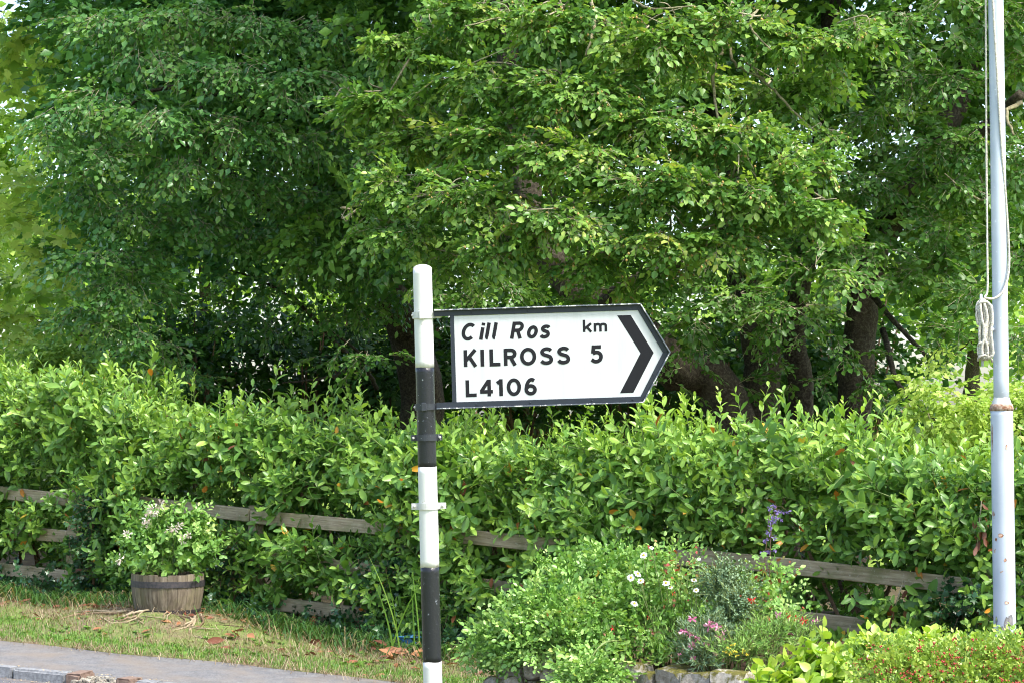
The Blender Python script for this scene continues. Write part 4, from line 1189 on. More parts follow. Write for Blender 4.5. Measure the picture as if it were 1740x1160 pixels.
def stroke(mb, pts, w, y, closed=False):
    pts = np.array(pts, float)
    pts = pts[np.concatenate([[True], np.linalg.norm(np.diff(pts, axis=0), axis=1) > 1e-5])]
    d = np.gradient(pts, axis=0) if not closed else (np.roll(pts[:-1], -1, 0) - np.roll(pts[:-1], 1, 0))
    if closed: d = np.concatenate([d, d[:1]])
    seg = unit(np.diff(pts, axis=0)); n = len(pts)
    off = np.zeros((n, 2))
    for i in range(n):
        a = seg[i - 1] if i > 0 else (seg[-1] if closed else seg[0]); b = seg[i] if i < n - 1 else (seg[0] if closed else seg[-1])
        na, nb = np.array([-a[1], a[0]]), np.array([-b[1], b[0]])
        m = na + nb; m /= np.linalg.norm(m) + 1e-9
        off[i] = m * (w / 2) / max(0.35, m @ na)
    Lp, Rp = pts + off, pts - off
    V = np.concatenate([[(q[0], y, q[1]) for q in Lp], [(q[0], y, q[1]) for q in Rp]])
    i = np.arange(n - 1)
    mb.add(V, np.concatenate([np.stack([i, i + n, i + n + 1], 1), np.stack([i, i + n + 1, i + 1], 1)]))
def word(glyphs, b0, hgt, shear=0.0, wt=0.215):
    """glyphs: (character, left, right) in sign units"""
    mb = MB(); k = 0
    for ch, a0, a1 in glyphs:
        gw, strokes = G[ch]
        for st in strokes:
            pts = []
            for gx, gy in st:
                q = a0 + gx / gw * (a1 - a0) + shear * gy * hgt
                pts.append(S2(q, b0 + gy * hgt))
            k += 1
            stroke(mb, pts, wt * hgt / SU, SY - 0.0007 - 0.00006 * k, np.hypot(*(np.array(st[0]) - np.array(st[-1]))) < 1e-6)
    return mb.build('lettering', M['sign_black'], panel, smooth=False, local=True)
q = -313
word([('C', 376 + q, 452 + q), ('i', 490 + q, 509 + q), ('l', 525 + q, 548 + q), ('l', 568 + q, 592 + q)], 412, 103, 0.2, 0.21)
word([('R', 681 + q, 752 + q), ('o', 780 + q, 842 + q), ('s', 862 + q, 918 + q)], 412, 103, 0.2, 0.21)
word([('k', 1130 + q, 1189 + q), ('m', 1197 + q, 1278 + q)], 439, 75, 0, 0.205)
word([('K', 393 + q, 475 + q), ('I', 497 + q, 515 + q), ('L', 552 + q, 617 + q), ('R', 640 + q, 718 + q), ('O', 740 + q, 836 + q), ('S', 862 + q, 942 + q), ('S', 967 + q, 1047 + q)], 250, 104)
word([('5', 1170 + q, 1246 + q)], 250, 107)
word([('L', 400 + q, 466 + q), ('4', 484 + q, 570 + q), ('1', 588 + q, 626 + q), ('0', 653 + q, 738 + q), ('6', 762 + q, 833 + q)], 66, 103)

def clamp(y, mat, ext):
    """two half straps round the post with bolted ears"""
    z = ph(y); h = 0.026
    mb = MB()
    n = 36; t = np.linspace(0, 2 * np.pi, n, endpoint=False)
    ro, ri = RP + 0.0065, RP + 0.001
    V = np.array([(r * math.cos(a), r * math.sin(a), z + dz) for r, dz in ((ri, -h / 2), (ro, -h / 2), (ro, h / 2), (ri, h / 2)) for a in t])
    T = []
    k = np.arange(n); k2 = (k + 1) % n
    for a, b in ((0, 1), (1, 2), (2, 3), (3, 0)):
        T += [np.stack([a * n + k, b * n + k2, b * n + k], 1), np.stack([a * n + k, a * n + k2, b * n + k2], 1)]
    mb.add(V, np.concatenate(T))
    c = mb.build('clamp', M[mat], sign, local=True, smooth=False)
    for sx, e in ((-1, ext[0]), (1, ext[1])):
        if e <= 0: continue
        for yy in (-0.006, 0.003):
            bm = box_bm(e, 0.005, h * 0.97, 0.001)
            bmesh.ops.translate(bm, vec=(sx * (RP + 0.004 + e / 2), yy, z), verts=bm.verts)
            bm_object('ear', bm, M[mat], c)
        mb = MB(); x = sx * (RP + 0.004 + e * 0.55)
        mb.tube([(x, 0.012, z), (x, -0.0155, z)], 0.0055, 6); mb.build('bolt', M['bolt'], c, local=True)
    return c
clamp(535, 'clamp_white', (0.004, 0.03)); clamp(690, 'clamp_black', (0.004, 0.05)); clamp(742, 'clamp_black', (0.02, 0.022)); clamp(858, 'clamp_white', (0.026, 0.03))
for y, mat in ((535, 'clamp_white'), (690, 'clamp_black')):
    bm = box_bm(0.02, 0.012, 0.034, 0.002); bmesh.ops.translate(bm, vec=(-0.006, -RP - 0.008, ph(y)), verts=bm.verts)
    bm_object('clamp_lug', bm, M[mat], sign)

# ------------------------------------------------------------------ flagpole
DF = 14.2
SOIL = 0.40
fb = P(1707.5, 1085, DF); fz = fb[2]
base = P(1709, 1115, DF)
flag = thing('flagpole', 'tall pale grey steel flagpole with rust-flecked lower tube and white rope', 'flagpole', (base[0], base[1], base[2]))
A0 = P(1695, 670, DF); flag_dir = unit(P(1692, 0, DF) - P(1708, 1100, DF))
def FP(y, off=0.0, yoff=0.0):
    """on the pole's axis at pixel row y, off metres to the side, yoff towards the camera"""
    c = P(1692 + 15.6 * y / 1085.0, y, DF)
    return c + np.array([off, -yoff, 0])
low = MB(); zz = np.linspace(1130, 694, 40); low.tube([FP(v) for v in zz], 0.0685, 32); low = low.build('lower_tube', M['pole_rust'], flag)
upt = MB(); zz = np.linspace(700, -1500, 40); upt.tube([FP(v) for v in zz], np.linspace(0.0475, 0.0455, 40), 32); upt = upt.build('upper_tube', M['pole'], flag)
col = MB(); col.tube([FP(697), FP(693), FP(689), FP(686)], [0.0715, 0.073, 0.071, 0.066], 32, jag=0.03); col.build('rusted_collar', M['rust'], low)
col = MB(); col.tube([FP(688), FP(682), FP(674)], [0.0625, 0.057, 0.0465], 32, cap=False, jag=0.05); col.build('weld', M['post_white'], low)
# flaked patches low on the pole: thin chips of bare metal
def patch(px, py, w, h, mat):
    ang0 = math.asin(np.clip((px - (1692 + 15.6 * py / 1085)) / FPX * DF / 0.0685, -.95, .95))
    n = 10; V = [];
    for r_ in (0, 1.0):
        for i in range(n):
            a = 2 * math.pi * i / n; k = r_ * R.uniform(.75, 1.15)
            th = ang0 + k * math.cos(a) * w / 0.0685; zc = k * math.sin(a) * h
            c = FP(py); V.append(c + np.array([0.0692 * math.sin(th), -0.0692 * math.cos(th), zc]))
    V = np.array(V); T = [(0 + i, n + i, n + (i + 1) % n) for i in range(n)] + [(i, n + (i + 1) % n, (i + 1) % n) for i in range(n)]
    mb = MB(); mb.add(V, T); mb.build('flaked_patch', M[mat], low)
patch(1708, 1058, .026, .045, 'bare'); patch(1714, 1054, .018, .05, 'bare'); patch(1691, 1053, .01, .03, 'bare'); patch(1700, 1070, .014, .03, 'bare')
patch(1707, 1022, .016, .012, 'rust'); patch(1697, 908, .018, .014, 'rust'); patch(1690, 915, .01, .012, 'rust'); patch(1704, 950, .01, .012, 'rust'); patch(1681, 740, .008, .09, 'rust'); patch(1706, 760, .008, .02, 'rust'); patch(1686, 872, .014, .018, 'rust')
# cleat and rope
cl = MB(); cl.tube([P(1667, 500, DF - .075), P(1667.5, 525, DF - .078), P(1668, 560, DF - .078), P(1669.5, 622, DF - .072)], [.008, .011, .011, .008], 10)
cl.tube([P(1668, 560, DF - .075), FP(560, -0.03)], [.012, .014], 8); cl.build('cleat', M['pole'], flag)
def rope(pts, r, n=60, name='rope'):
    c = smooth_path(pts, n); mb = MB()
    L = np.linalg.norm(np.diff(c, axis=0), axis=1).sum(); mb.tube(c, r * (1 + 0.08 * np.sin(np.arange(n) * 2.1)), 8)
    return mb.build(name, M['rope'], flag)
rr = 0.0072
rope([P(1674.5, -60, DF), P(1675, 0, DF), P(1676, 240, DF - .01), P(1677.5, 420, DF - .03), P(1678, 490, DF - .06), P(1673, 506, DF - .09)], rr * .9, 80)
rope([P(1684, -60, DF - .055), P(1687, 0, DF - .06), P(1694, 120, DF - .062), P(1702, 250, DF - .05), P(1710, 350, DF - .03), P(1714.5, 430, DF - .03), P(1713, 468, DF - .05), P(1706, 492, DF - .075), P(1697, 503, DF - .085), P(1686, 508, DF - .09), P(1672, 506, DF - .095)], rr * 1.05, 90)
for i in range(9):
    xo = 1660 + 2.9 * i; dd = DF - .08 - 0.014 * (i % 3)
    rope([P(1668, 508, dd), P(xo, 520 + 3 * (i % 2), dd - .01), P(xo + 3, 545, dd - .012), P(1667 + 1.6 * i + (-4 if i % 2 else 4), 565, dd - .016), P(xo + 3, 588, dd - .012), P(xo + 3.5, 602, dd - .01), P(1670 + i, 612 - 2 * (i % 3), dd)], rr * 1.3, 36)
for k in range(3):
    yy = (516, 584, 606)[k]
    rope([P(1662, yy + 6, DF - .07), P(1664, yy, DF - .115), P(1674, yy - 3, DF - .12), P(1684, yy + 3, DF - .1), P(1686, yy + 8, DF - .07)], rr, 24)
rope([P(1663, 518, DF - .1), P(1659, 535, DF - .1), P(1662, 552, DF - .1), P(1661, 524, DF - .09)], rr * .9, 20, 'rope_end')

# ------------------------------------------------------------------ half-barrel planter
DB = 18.75
sB = DB / FPX
bb = P(285, 1043, DB); BR_T, BR_B, BR_H = 61.5 * sB, 52 * sB, 69 * sB
barrel = thing('barrel_planter', 'half whiskey-barrel planter of weathered oak staves with dark iron hoops', 'planter', bb)
def b_rad(f): return BR_B + (BR_T - BR_B) * (f ** 0.8) + 0.012 * math.sin(math.pi * f)
NS = 22
for i in range(NS):
    a0 = 2 * math.pi * i / NS + 0.004; a1 = 2 * math.pi * (i + 1) / NS - 0.004
    V, T = [], []
    dr = R.normal(0, 0.0015); tp = R.normal(0, .004)
    for j, f in enumerate(np.linspace(0, 1, 7)):
        for (a, ro) in ((a0, -0.0015), ((a0 + a1) / 2, 0), (a1, -0.0015), (a1, -0.028), (a0, -0.028)):
            r = b_rad(f) + ro + dr
            V.append((r * math.cos(a), r * math.sin(a), f * BR_H + (tp if f == 1 else 0)))
    for j in range(6):
        for k in range(5):
            p0, p1 = j * 5 + k, j * 5 + (k + 1) % 5
            T += [(p0, p1, p1 + 5), (p0, p1 + 5, p0 + 5)]
    for o_ in (0, 30):
        c = [(0, 2, 1), (0, 3, 2), (0, 4, 3)]
        T += [tuple(o_ + x for x in (t if o_ == 0 else t[::-1])) for t in c]
    mb = MB(); mb.add(V, T); mb.build('stave', M['stave'], barrel, smooth=False, local=True)
def hoop(f0, f1):
    n = 48; mb = MB(); t = np.linspace(0, 2 * np.pi, n, endpoint=False); V = []
    for f, e in ((f0, .0015), (f0, .006), (f1, .006), (f1, .0015)):
        r = b_rad(f) + e + 0.001 * np.sin(3 * t)
        V += list(np.stack([r * np.cos(t), r * np.sin(t), np.full(n, f * BR_H)], 1))
    k = np.arange(n); k2 = (k + 1) % n; T = []
    for a, b in ((0, 1), (1, 2), (2, 3)):
        T += [np.stack([a * n + k, a * n + k2, b * n + k2], 1), np.stack([a * n + k, b * n + k2, b * n + k], 1)]
    mb.add(V, np.concatenate(T)); return mb.build('hoop', M['hoop'], barrel, smooth=False, local=True)
hoop(0.02, 0.15); hoop(0.70, 0.85)
mb = MB(); mb.tube([(0, 0, .02), (0, 0, BR_H * .86)], [BR_B - .03, BR_T - .035], 24); mb.build('soil', M['soil'], barrel, local=True)

# dry mound with old roots under it
mb = MB()
def groundp(u, v, h): return UV(u, v, verge_h(u, v) + h)
roots = bpy.data.objects.new('old_roots', None)
mb = MB()
for i in range(26):
    a = R.uniform(0.2, 2.9); r0 = R.uniform(.25, .4); l = R.uniform(.2, .7); pts = []
    for f in np.linspace(0, 1, 6):
        r = r0 + l * f; aa = a + 0.5 * math.sin(3 * f + i) * f
        pts.append(groundp(bu + r * math.cos(aa) * 1.2, bv + r * math.sin(aa) * .8, 0.004 + 0.012 * math.sin(f * 7 + i)))
    mb.tube(pts, np.linspace(R.uniform(.006, .016), .003, 6), 5, jag=.3, tone=R.random())
bpy.data.objects.remove(roots)
o = mb.build('dry_roots', M['straw']); tag(o, 'tangle of dry brown roots on the mound under the barrel planter', 'roots', kind='stuff')

# shrub in the barrel, with withered flower heads
rng = np.random.default_rng(21)
SPRIG = [shoot(rng, 0.058, 0.2, 10, 1.0, 0.25) for _ in range(6)]
def bush(name, label, cat, base, lobes, tpls, shape, mat, per, tone, tspread=.15, scale=(.8, 1.2), single=200, cell=9, stems=None, stem_mat='stem', up=0.5, group=None, red=0.0):
    t = thing(name, label, cat, base, group)
    fl = Fol()
    for lb in lobes:
        c, r = np.array(lb[:3]), np.array(lb[3:6]); n = max(1, int(per * (lb[6] if len(lb) > 6 else 1)))
        out = sphere_dirs(n); rad = 1 - .75 * R.random(n) ** 1.3
        pos = c + out * r * rad[:, None] * 0.85
        d = unit(out + np.array([0, 0, up]) + R.normal(0, .35, (n, 3)))
        rot = frames(d, R.normal(0, 1, (n, 3)) + np.array([0, 0, .5]))
        w = R.integers(0, len(tpls), n); tn = tone + R.normal(0, tspread, n)
        for i in range(len(tpls)):
            k = w == i
            if k.any(): fl.place(tpls[i], pos[k], rot[k], R.uniform(*scale, k.sum()), tn[k], mat not in ('cotoneaster', 'rose') or shape == 'narrow')
        for i in range(stems or 2):
            e = c + sphere_dirs(1)[0] * r * .7; s0 = np.array(base) + np.array([R.normal(0, .06), R.normal(0, .05), 0]) + (c - base) * np.array([.45, .45, 0])
            fl.twig.tube(smooth_path([s0, (s0 + e) / 2 + R.normal(0, .03, 3), e], 6), np.linspace(.005, .0022, 6), 4)
    for i in range(len(fl.t)):
        fl.t[i] = np.clip(fl.t[i], 0, .86)
        if red: fl.t[i] = np.where(R.random(len(fl.t[i])) < red, R.uniform(.9, 1, len(fl.t[i])), fl.t[i])
    grow(fl, shape, mat, t, single, cell, twig_mat=stem_mat)
    return t
def L(px, py, D, w, h, dens=1.0, dep=None):
    c = P(px, py, D); s_ = D / FPX
    return (*c, w * s_, (dep or .8 * w * s_), h * s_, dens)
lob = [L(252, 925, DB, 36, 32), (*P(290, 905, DB), 45 * sB, .2, 38 * sB, 1), L(325, 930, DB, 36, 32), L(285, 950, DB - .05, 60, 20), L(238, 950, DB, 28, 18, .6), L(342, 948, DB, 24, 18, .6), L(265, 885, DB, 26, 22, .6), L(330, 895, DB, 26, 20, .6)]
pot = bush('potted_shrub', 'leafy green shrub with withered cream flower heads growing in the barrel planter', 'shrub', P(285, 972, DB), lob, SPRIG, 'rose', 'rose', 34, .42, single=250, cell=8)
def flower_head(parent, c, r, n, mat, size, name='flower', squash=1.0, up=None, shape='petal'):
    """a head of n small petals spread over a ball"""
    d = sphere_dirs(n); d[:, 2] = d[:, 2] * squash
    if up is not None: d = unit(d + np.array(up))
    Mx = frames(d, R.normal(0, 1, (n, 3))) * (size * R.uniform(.7, 1.2, n))[:, None, None]
    V, T, tn = leaf_mass(shape, Mx, c + d * r * R.random((n, 1)) ** .5, R.random(n))
    o = link(name, fast_mesh(name, V - base_of(parent), T, tn), M[mat], parent)
    return o
for px, py, r, n in ((250, 880, .035, 26), (262, 866, .04, 34), (272, 856, .03, 22), (258, 872, .03, 20), (296, 896, .028, 20), (303, 892, .02, 14), (311, 915, .03, 22), (322, 908, .024, 16), (205, 949, .028, 22), (216, 908, .026, 18), (288, 899, .02, 12), (244, 893, .02, 12)):
    flower_head(pot, P(px, py, DB - .3), r, n, 'cream_petal', .028)

# ------------------------------------------------------------------ raised bed with its stone wall
WV = 1.9
def wall_u(px):
    D = fence_D(px, WV); return uv_of((px - 870) / FPX * D, D)[0]
WTOP = CAMZ - 1.53
wall = thing('stone_wall', 'low mossy rubble-stone wall holding up the flower bed', 'wall', UV(8.3, WV))
u_start, u_end = wall_u(842), 12.6
def stone(u, z, lu, lz, v=WV, dep=.2, name='stone'):
    bm = bmesh.new(); bmesh.ops.create_icosphere(bm, subdivisions=2, radius=.5)
    sd = R.random(3) * 10
    for vt in bm.verts:
        c = vt.co.copy()
        q = Vector([math.copysign(min(abs(x) * 1.55, .5) , x) for x in c])     # squarish
        k = 1 + .07 * math.sin(7 * c.x + sd[0]) + .07 * math.sin(6 * c.y + sd[1] + 3 * c.z) + R.normal(0, .025)
        vt.co = Vector((q.x * lu * k, q.y * dep * k, q.z * lz * k))
    o = bm_object(name, bm, M['stone'], wall, smooth=False)
    p = UV(u, v); o.location = np.array([p[0], p[1], z]) - base_of(wall)
    o.rotation_euler = (R.normal(0, .08), R.normal(0, .1), math.atan2(TU[1], TU[0]) + R.normal(0, .1))
    return o
u = u_start
rows = [(-.02, .17), (.13, .16), (.28, .15)]
for rz, rh in [(WTOP - .07, .15), (WTOP - .215, .17), (WTOP - .375, .18), (WTOP - .54, .18)]:
    u = u_start + R.uniform(-.06, .04) + (.1 if rz > WTOP - .1 else 0)
    while u < u_end:
        lu = R.uniform(.11, .27)
        if rz > float(ground_u(u)) - .1:
            stone(u + lu / 2, rz + R.normal(0, .012), lu * 1.02, rh * R.uniform(.92, 1.1), WV + R.normal(0, .018), .22)
        u += lu + .006
for v in np.arange(WV - .25, .3, -.24):
    for z in (WTOP - .09, WTOP - .24): stone(u_start + .05, z, .2, .17, v, .26)
# earth and mortar behind the stones
mb = MB()
a, b = UV(u_start + .08, WV - .04), UV(u_end, WV - .04); a[2] = b[2] = 0
a[2] = -.3; b[2] = -.3
V = [a, b, b + (0, 0, WTOP + .22), a + (0, 0, WTOP + .22)]
a2, b2 = UV(u_start + .08, WV - .1), UV(u_end, WV - .1); a2[2] = b2[2] = -.3
V += [a2, b2, b2 + (0, 0, WTOP + .22), a2 + (0, 0, WTOP + .22)]
mb.add(V, [(0, 1, 2), (0, 2, 3), (4, 6, 5), (4, 7, 6), (3, 2, 6), (3, 6, 7), (0, 3, 7), (0, 7, 4)])
mb.build('mortar', M['soil'], wall, smooth=False)
g = [[UV(u, v)[:2].tolist() + [WTOP - .1 + .1 * (WV - v) + .02 * math.sin(u * 7 + v * 5)] for u in np.linspace(u_start + .06, u_end, 50)] for v in np.linspace(.25, WV - .09, 14)]
sheet('bed_soil', g, M['soil'])

# ------------------------------------------------------------------ plants in the raised bed
def bed(px, v):
    """foot of a plant on the bed's soil under pixel column px"""
    D = fence_D(px, v); q = np.array([(px - 870) / FPX * D, D, WTOP - .1 + .1 * (WV - v)]); return q
rng = np.random.default_rng(33)
ROSE = [beech_spray(rng, 0.036, 0.17, 6, 3, 0.3) for _ in range(6)]
TINY = [shoot(rng, 0.02, 0.12, 14, 1.0, 0.2) for _ in range(5)]
NEEDLE = [shoot(rng, 0.05, 0.12, 12, 0.7, 0.2) for _ in range(4)]
D1 = 15.35
lob = [L(976, 990, 15.3, 50, 38), L(1036, 985, 15.2, 54, 40), L(1091, 1000, 15.1, 50, 45), L(956, 1030, 15.2, 54, 36), L(1026, 1040, 15.0, 63, 45, 1.2), L(1096, 1060, 14.9, 54, 45), L(1126, 1015, 15.0, 36, 36, .7),
       L(1006, 1100, 14.9, 63, 32), L(1076, 1115, 14.85, 54, 29), L(1156, 1070, 14.9, 36, 41, .6), L(936, 965, 15.4, 23, 18, .4), L(1051, 952, 15.3, 36, 14, .5)]
rose1 = bush('rose_bush', 'large small-leaved green rose bush rising in front of the fence in the flower bed', 'rose bush', bed(1030, 1.2), lob, ROSE, 'rose', 'rose', 52, .5, .15, (.8, 1.2), 250, 14, stem_mat='stem', red=.004)
lob = [L(901, 1052, 15.15, 40, 28), L(941, 1057, 15.0, 49, 32), L(881, 1084, 15.05, 37, 25), L(916, 1092, 14.95, 53, 26), L(966, 1087, 14.9, 44, 30), L(981, 1052, 14.9, 40, 32), L(866, 1057, 15.2, 21, 16, .4), L(926, 1027, 15.1, 32, 16, .4)]
bush('rose_bush', 'low spreading green rose bush spilling over the wall nearest the striped post', 'rose bush', bed(905, 1.45), lob, ROSE, 'rose', 'rose', 52, .52, .15, (.8, 1.2), 200, 14, red=.003)
lob = [L(838, 1108, 15.3, 31, 19), L(863, 1118, 15.2, 26, 15), L(823, 1098, 15.3, 20, 14, .6), L(878, 1103, 15.1, 20, 14, .6)]
bush('rose_bush', 'small leafy rose clump at the wall end beside the striped post', 'rose bush', bed(850, 1.75), lob, ROSE, 'rose', 'rose', 46, .46, .13, (.8, 1.1), 120, 12)
lob = [L(1005, 1125, 14.55, 34, 18), L(1000, 1150, 14.5, 36, 20), L(985, 1160, 14.5, 26, 20), L(1025, 1145, 14.5, 20, 20, .6), L(1015, 1108, 14.6, 22, 10, .4)]
t = bush('trailing_rose', 'trailing rose branch of green leaves hanging down over the stone wall', 'rose branch', bed(1010, 1.7), lob, ROSE, 'rose', 'rose', 44, .55, .13, (.8, 1.15), 120, 12, up=-.3)
mb = MB(); mb.tube(smooth_path([P(1052, 1088, 14.7), P(1030, 1090, 14.5), P(1010, 1108, 14.45), P(1000, 1135, 14.45), P(990, 1170, 14.5)], 14), np.linspace(.007, .003, 14), 5); mb.build('stem', M['stem'], t)
# reddish young rose shoot
lob = [L(1148, 950, 14.9, 18, 16, .5), L(1155, 985, 14.9, 26, 26, .6), L(1165, 960, 15, 16, 16, .4)]
fl_red = bush('rose_shoot', 'rose shoot with red young leaves at the bush edge by the fence post', 'rose', bed(1155, 1.2), lob, ROSE, 'rose', 'rose', 22, .6, .1, (.8, 1.1), 100, 8, red=.16)

# white daisies on tall stems
DD = 14.75
daisy_px = [(1093.7, 942.8, 1.1), (1107, 930, .6), (1072, 980.5, 1.1), (1083.5, 974, 1.1), (1089, 986, 1.0), (1078, 1025, 1.05), (1132, 990, 1.1), (1139, 997, .7), (1179, 985, .9), (1183, 1002, .85), (1187.5, 949, .6)]
daisy = thing('daisy_plant', 'clump of white daisies on tall green stems above the rose bush', 'daisies', bed(1140, 1.5))
fl = Fol()
for i, (px, py, sc) in enumerate(daisy_px):
    c = P(px, py, DD + R.normal(0, .06)); foot_ = bed(1120 + (px - 1080) * .45 + R.normal(0, 8), 1.45 + R.normal(0, .06))
    pts = smooth_path([foot_, (foot_ * .5 + c * .5) + np.array([R.normal(0, .03), 0, 0]), c], 10)
    st = MB(); st.tube(pts, np.linspace(.0045, .0028, 10), 5); st.build('stem', M['stem'], daisy)
    up = unit(np.array([R.normal(0, .25), -.75, .75 + R.normal(0, .2)]))
    a = unit(np.cross(up, [1, .1, 0])); b_ = np.cross(up, a)
    n = 18; th = np.linspace(0, 2 * np.pi, n, endpoint=False) + R.normal(0, .06, n)
    dirs = np.cos(th)[:, None] * a + np.sin(th)[:, None] * b_ + up * R.uniform(.02, .22, (n, 1))
    V, T, tn = leaf_mass('petal', frames(dirs, np.tile(up, (n, 1))) * (.023 * sc * R.uniform(.85, 1.1, n))[:, None, None], np.tile(c, (n, 1)), R.random(n))
    o = link('petals', fast_mesh('petals', V - base_of(daisy), T, tn), M['white_petal'], daisy)
    mb = MB(); mb.add(ICO_V * np.array([.009, .009, .009]) * sc + c + up * .003, ICO_T); mb.build('flower_centre', M['yellow_eye'], daisy)
    for f in np.linspace(.05, .85, 13):
        q_ = pts[int(f * 9)]; d_ = np.array([R.normal(), R.normal() - .3, .6])
        fl.add(frames(d_[None], R.normal(0, 1, (1, 3))) * R.uniform(.03, .055), q_[None], np.array([R.uniform(.3, .8)]))
for i in range(240):
    px, py = R.uniform(1095, 1195), R.uniform(1040, 1128)
    q_ = P(px, py, R.uniform(14.4, 14.9)); d_ = np.array([R.normal(0, .5), -.3, 1.0])
    fl.add(frames(d_[None], R.normal(0, 1, (1, 3))) * R.uniform(.035, .07), q_[None], np.array([R.uniform(.3, .8)]))
for i in range(16):
    q_ = bed(R.uniform(1100, 1190), 1.5); e = P(R.uniform(1090, 1195), R.uniform(985, 1060), 14.7)
    fl.twig.tube(smooth_path([q_, (q_ + e) / 2, e], 6), np.linspace(.004, .002, 6), 4)
grow(fl, 'narrow', 'rose', daisy, 100, 10, twig_mat='stem')

# pinks: grey-green needles and pink flowers
D2 = 14.5
lob = [L(1185, 1095, D2, 34, 26), L(1215, 1100, D2, 34, 26), L(1195, 1120, D2 - .05, 40, 16), L(1205, 1075, D2, 30, 20, .6)]
pinks = bush('pinks', 'low grey-green clump of pinks with pink flowers behind the stone wall', 'flowers', bed(1200, 1.6), lob, NEEDLE, 'narrow', 'silver', 60, .45, .15, (.7, 1.2), 100, 8, up=.9)
for px, py, sc in ((1176, 1050, .9), (1161.5, 1072, 1.2), (1171, 1077, .9), (1184, 1083, .8), (1176, 1096.7, 1), (1201, 1094, 1), (1205, 1063, 1.25), (1208, 1055, .7), (1220, 1064, 1), (1222, 1083, 1.1), (1178.6, 1118, .7), (1154, 1111, .5), (1230, 1072, .6), (1215, 1110, .6)):
    c = P(px, py, D2 - .12); flower_head(pinks, c, .008, 16, 'pink_petal', .026 * sc, squash=.6)
    mb = MB(); f_ = bed(px + R.normal(0, 6), 1.6); mb.tube([f_, (f_ + c) / 2 + R.normal(0, .008, 3), c], [.0025, .002, .0018], 4); mb.build('stem', M['stem'], pinks)
# silvery shrub
lob = [L(1235, 1000, 14.7, 32, 26), L(1250, 1030, 14.6, 36, 30), L(1240, 1060, 14.6, 36, 26), L(1225, 985, 14.7, 22, 20, .6), L(1265, 1050, 14.6, 24, 24, .6), L(1262, 1015, 14.7, 16, 20, .5)]
bush('silver_shrub', 'dense silvery small-leaved shrub beside the pinks in the flower bed', 'shrub', bed(1245, 1.4), lob, TINY, 'small', 'silver', 90, .5, .2, (.9, 1.3), 100, 7)
# small yellow and white flowers at the wall's top
lob = [L(1240, 1105, 14.35, 34, 14), L(1265, 1110, 14.35, 30, 16), L(1290, 1100, 14.4, 34, 24), L(1310, 1080, 14.4, 36, 26), L(1330, 1060, 14.5, 30, 24, .7), L(1280, 1085, 14.5, 30, 20, .7), L(1355, 1085, 14.4, 30, 24)]
yel = bush('edging_plant', 'feathery pale green edging plant with small yellow flowers on the wall top', 'flowers', bed(1275, 1.6), lob, NEEDLE, 'narrow', 'rose', 46, .55, .15, (.6, 1.1), 100, 8, up=.9)
for px, py in ((1246, 1095), (1232, 1107), (1241, 1110), (1252, 1112), (1238, 1100), (1249, 1106), (1262, 1104), (1270, 1112)):
    flower_head(yel, P(px, py, 14.2), .006, 9, 'yellow_petal', .015, squash=.5)
# red flowers and red-tinted leaves further along
lob = [L(1278, 1010, 14.7, 12, 26, .5), L(1290, 1045, 14.6, 16, 16, .5), L(1310, 1030, 14.7, 26, 30, .8), L(1320, 1000, 14.8, 24, 24, .6), L(1300, 985, 14.9, 18, 24, .5), L(1338, 1045, 14.6, 18, 14, .4)]
red = bush('red_flowered_rose', 'rose with red-tinted leaves and bright red flowers near the lower rail', 'rose', bed(1310, 1.3), lob, ROSE, 'rose', 'rose', 20, .55, .14, (.8, 1.1), 150, 8, red=.1)
for px, py, sc, m in ((1353.6, 1052.6, 1.2, 'red_petal'), (1366, 1054, 1.1, 'red_petal'), (1359, 1053, .9, 'pink_petal'), (1278, 1019, 1.1, 'red_petal'), (1337, 1046, 1, 'red_petal'), (1322, 1042, .9, 'pink_petal'), (1335, 1053, .8, 'pink_petal'), (1385, 1053, .7, 'pink_petal'), (1275, 1087, .9, 'pink_petal'), (1343, 1077, .8, 'pink_petal')):
    c = P(px, py, 14.42); flower_head(red, c, .009, 14, m, .024 * sc, squash=.6)
    mb = MB(); f_ = bed(px + R.normal(0, 8), 1.4); mb.tube([f_, (f_ + c) / 2 + R.normal(0, .01, 3), c], [.003, .0025, .002], 4); mb.build('stem', M['stem'], red)
for px, py, sc in ((1042, 1066, 1), (1145, 1008, .7), (1100, 1048, .6), (985, 1014, .5), (930, 1043, .45)):
    flower_head(rose1, P(px, py, 14.55), .006, 9, 'red_petal', .018 * sc, name='rosebud')
# columbine with purple bells
col = thing('columbine', 'tall columbine stalk with nodding purple flowers in front of the fence rail', 'flowers', bed(1310, 1.1))
DC = 15.0
spots = [(1308.6, 861), (1316, 858), (1321.7, 868.6), (1329, 870), (1338, 868), (1320, 878), (1326, 881), (1307, 883.5), (1315, 884), (1310, 894), (1306.5, 903.6), (1301, 915.4), (1315.5, 913), (1315.8, 931), (1294.7, 937), (1304, 936), (1311, 876), (1300, 936)]
f_ = bed(1310, 1.1)
axis = smooth_path([f_, P(1308, 1000, DC), P(1309, 930, DC), P(1312, 885, DC), P(1320, 860, DC)], 30)
mb = MB(); mb.tube(axis, np.linspace(.005, .002, 30), 5)
axis2 = smooth_path([P(1308, 1000, DC), P(1300, 960, DC), P(1303, 915, DC), P(1308, 862, DC)], 16); mb.tube(axis2, np.linspace(.004, .002, 16), 5)
for px, py in spots:
    c = P(px, py, DC - .03); k = np.argmin(np.linalg.norm(axis - c, axis=1)); mb.tube([axis[min(k, 29)], (axis[k] + c) / 2 + (0, 0, .015), c], [.0016, .0014, .0012], 3)
mb.build('stalk', M['brown_stem'], col)
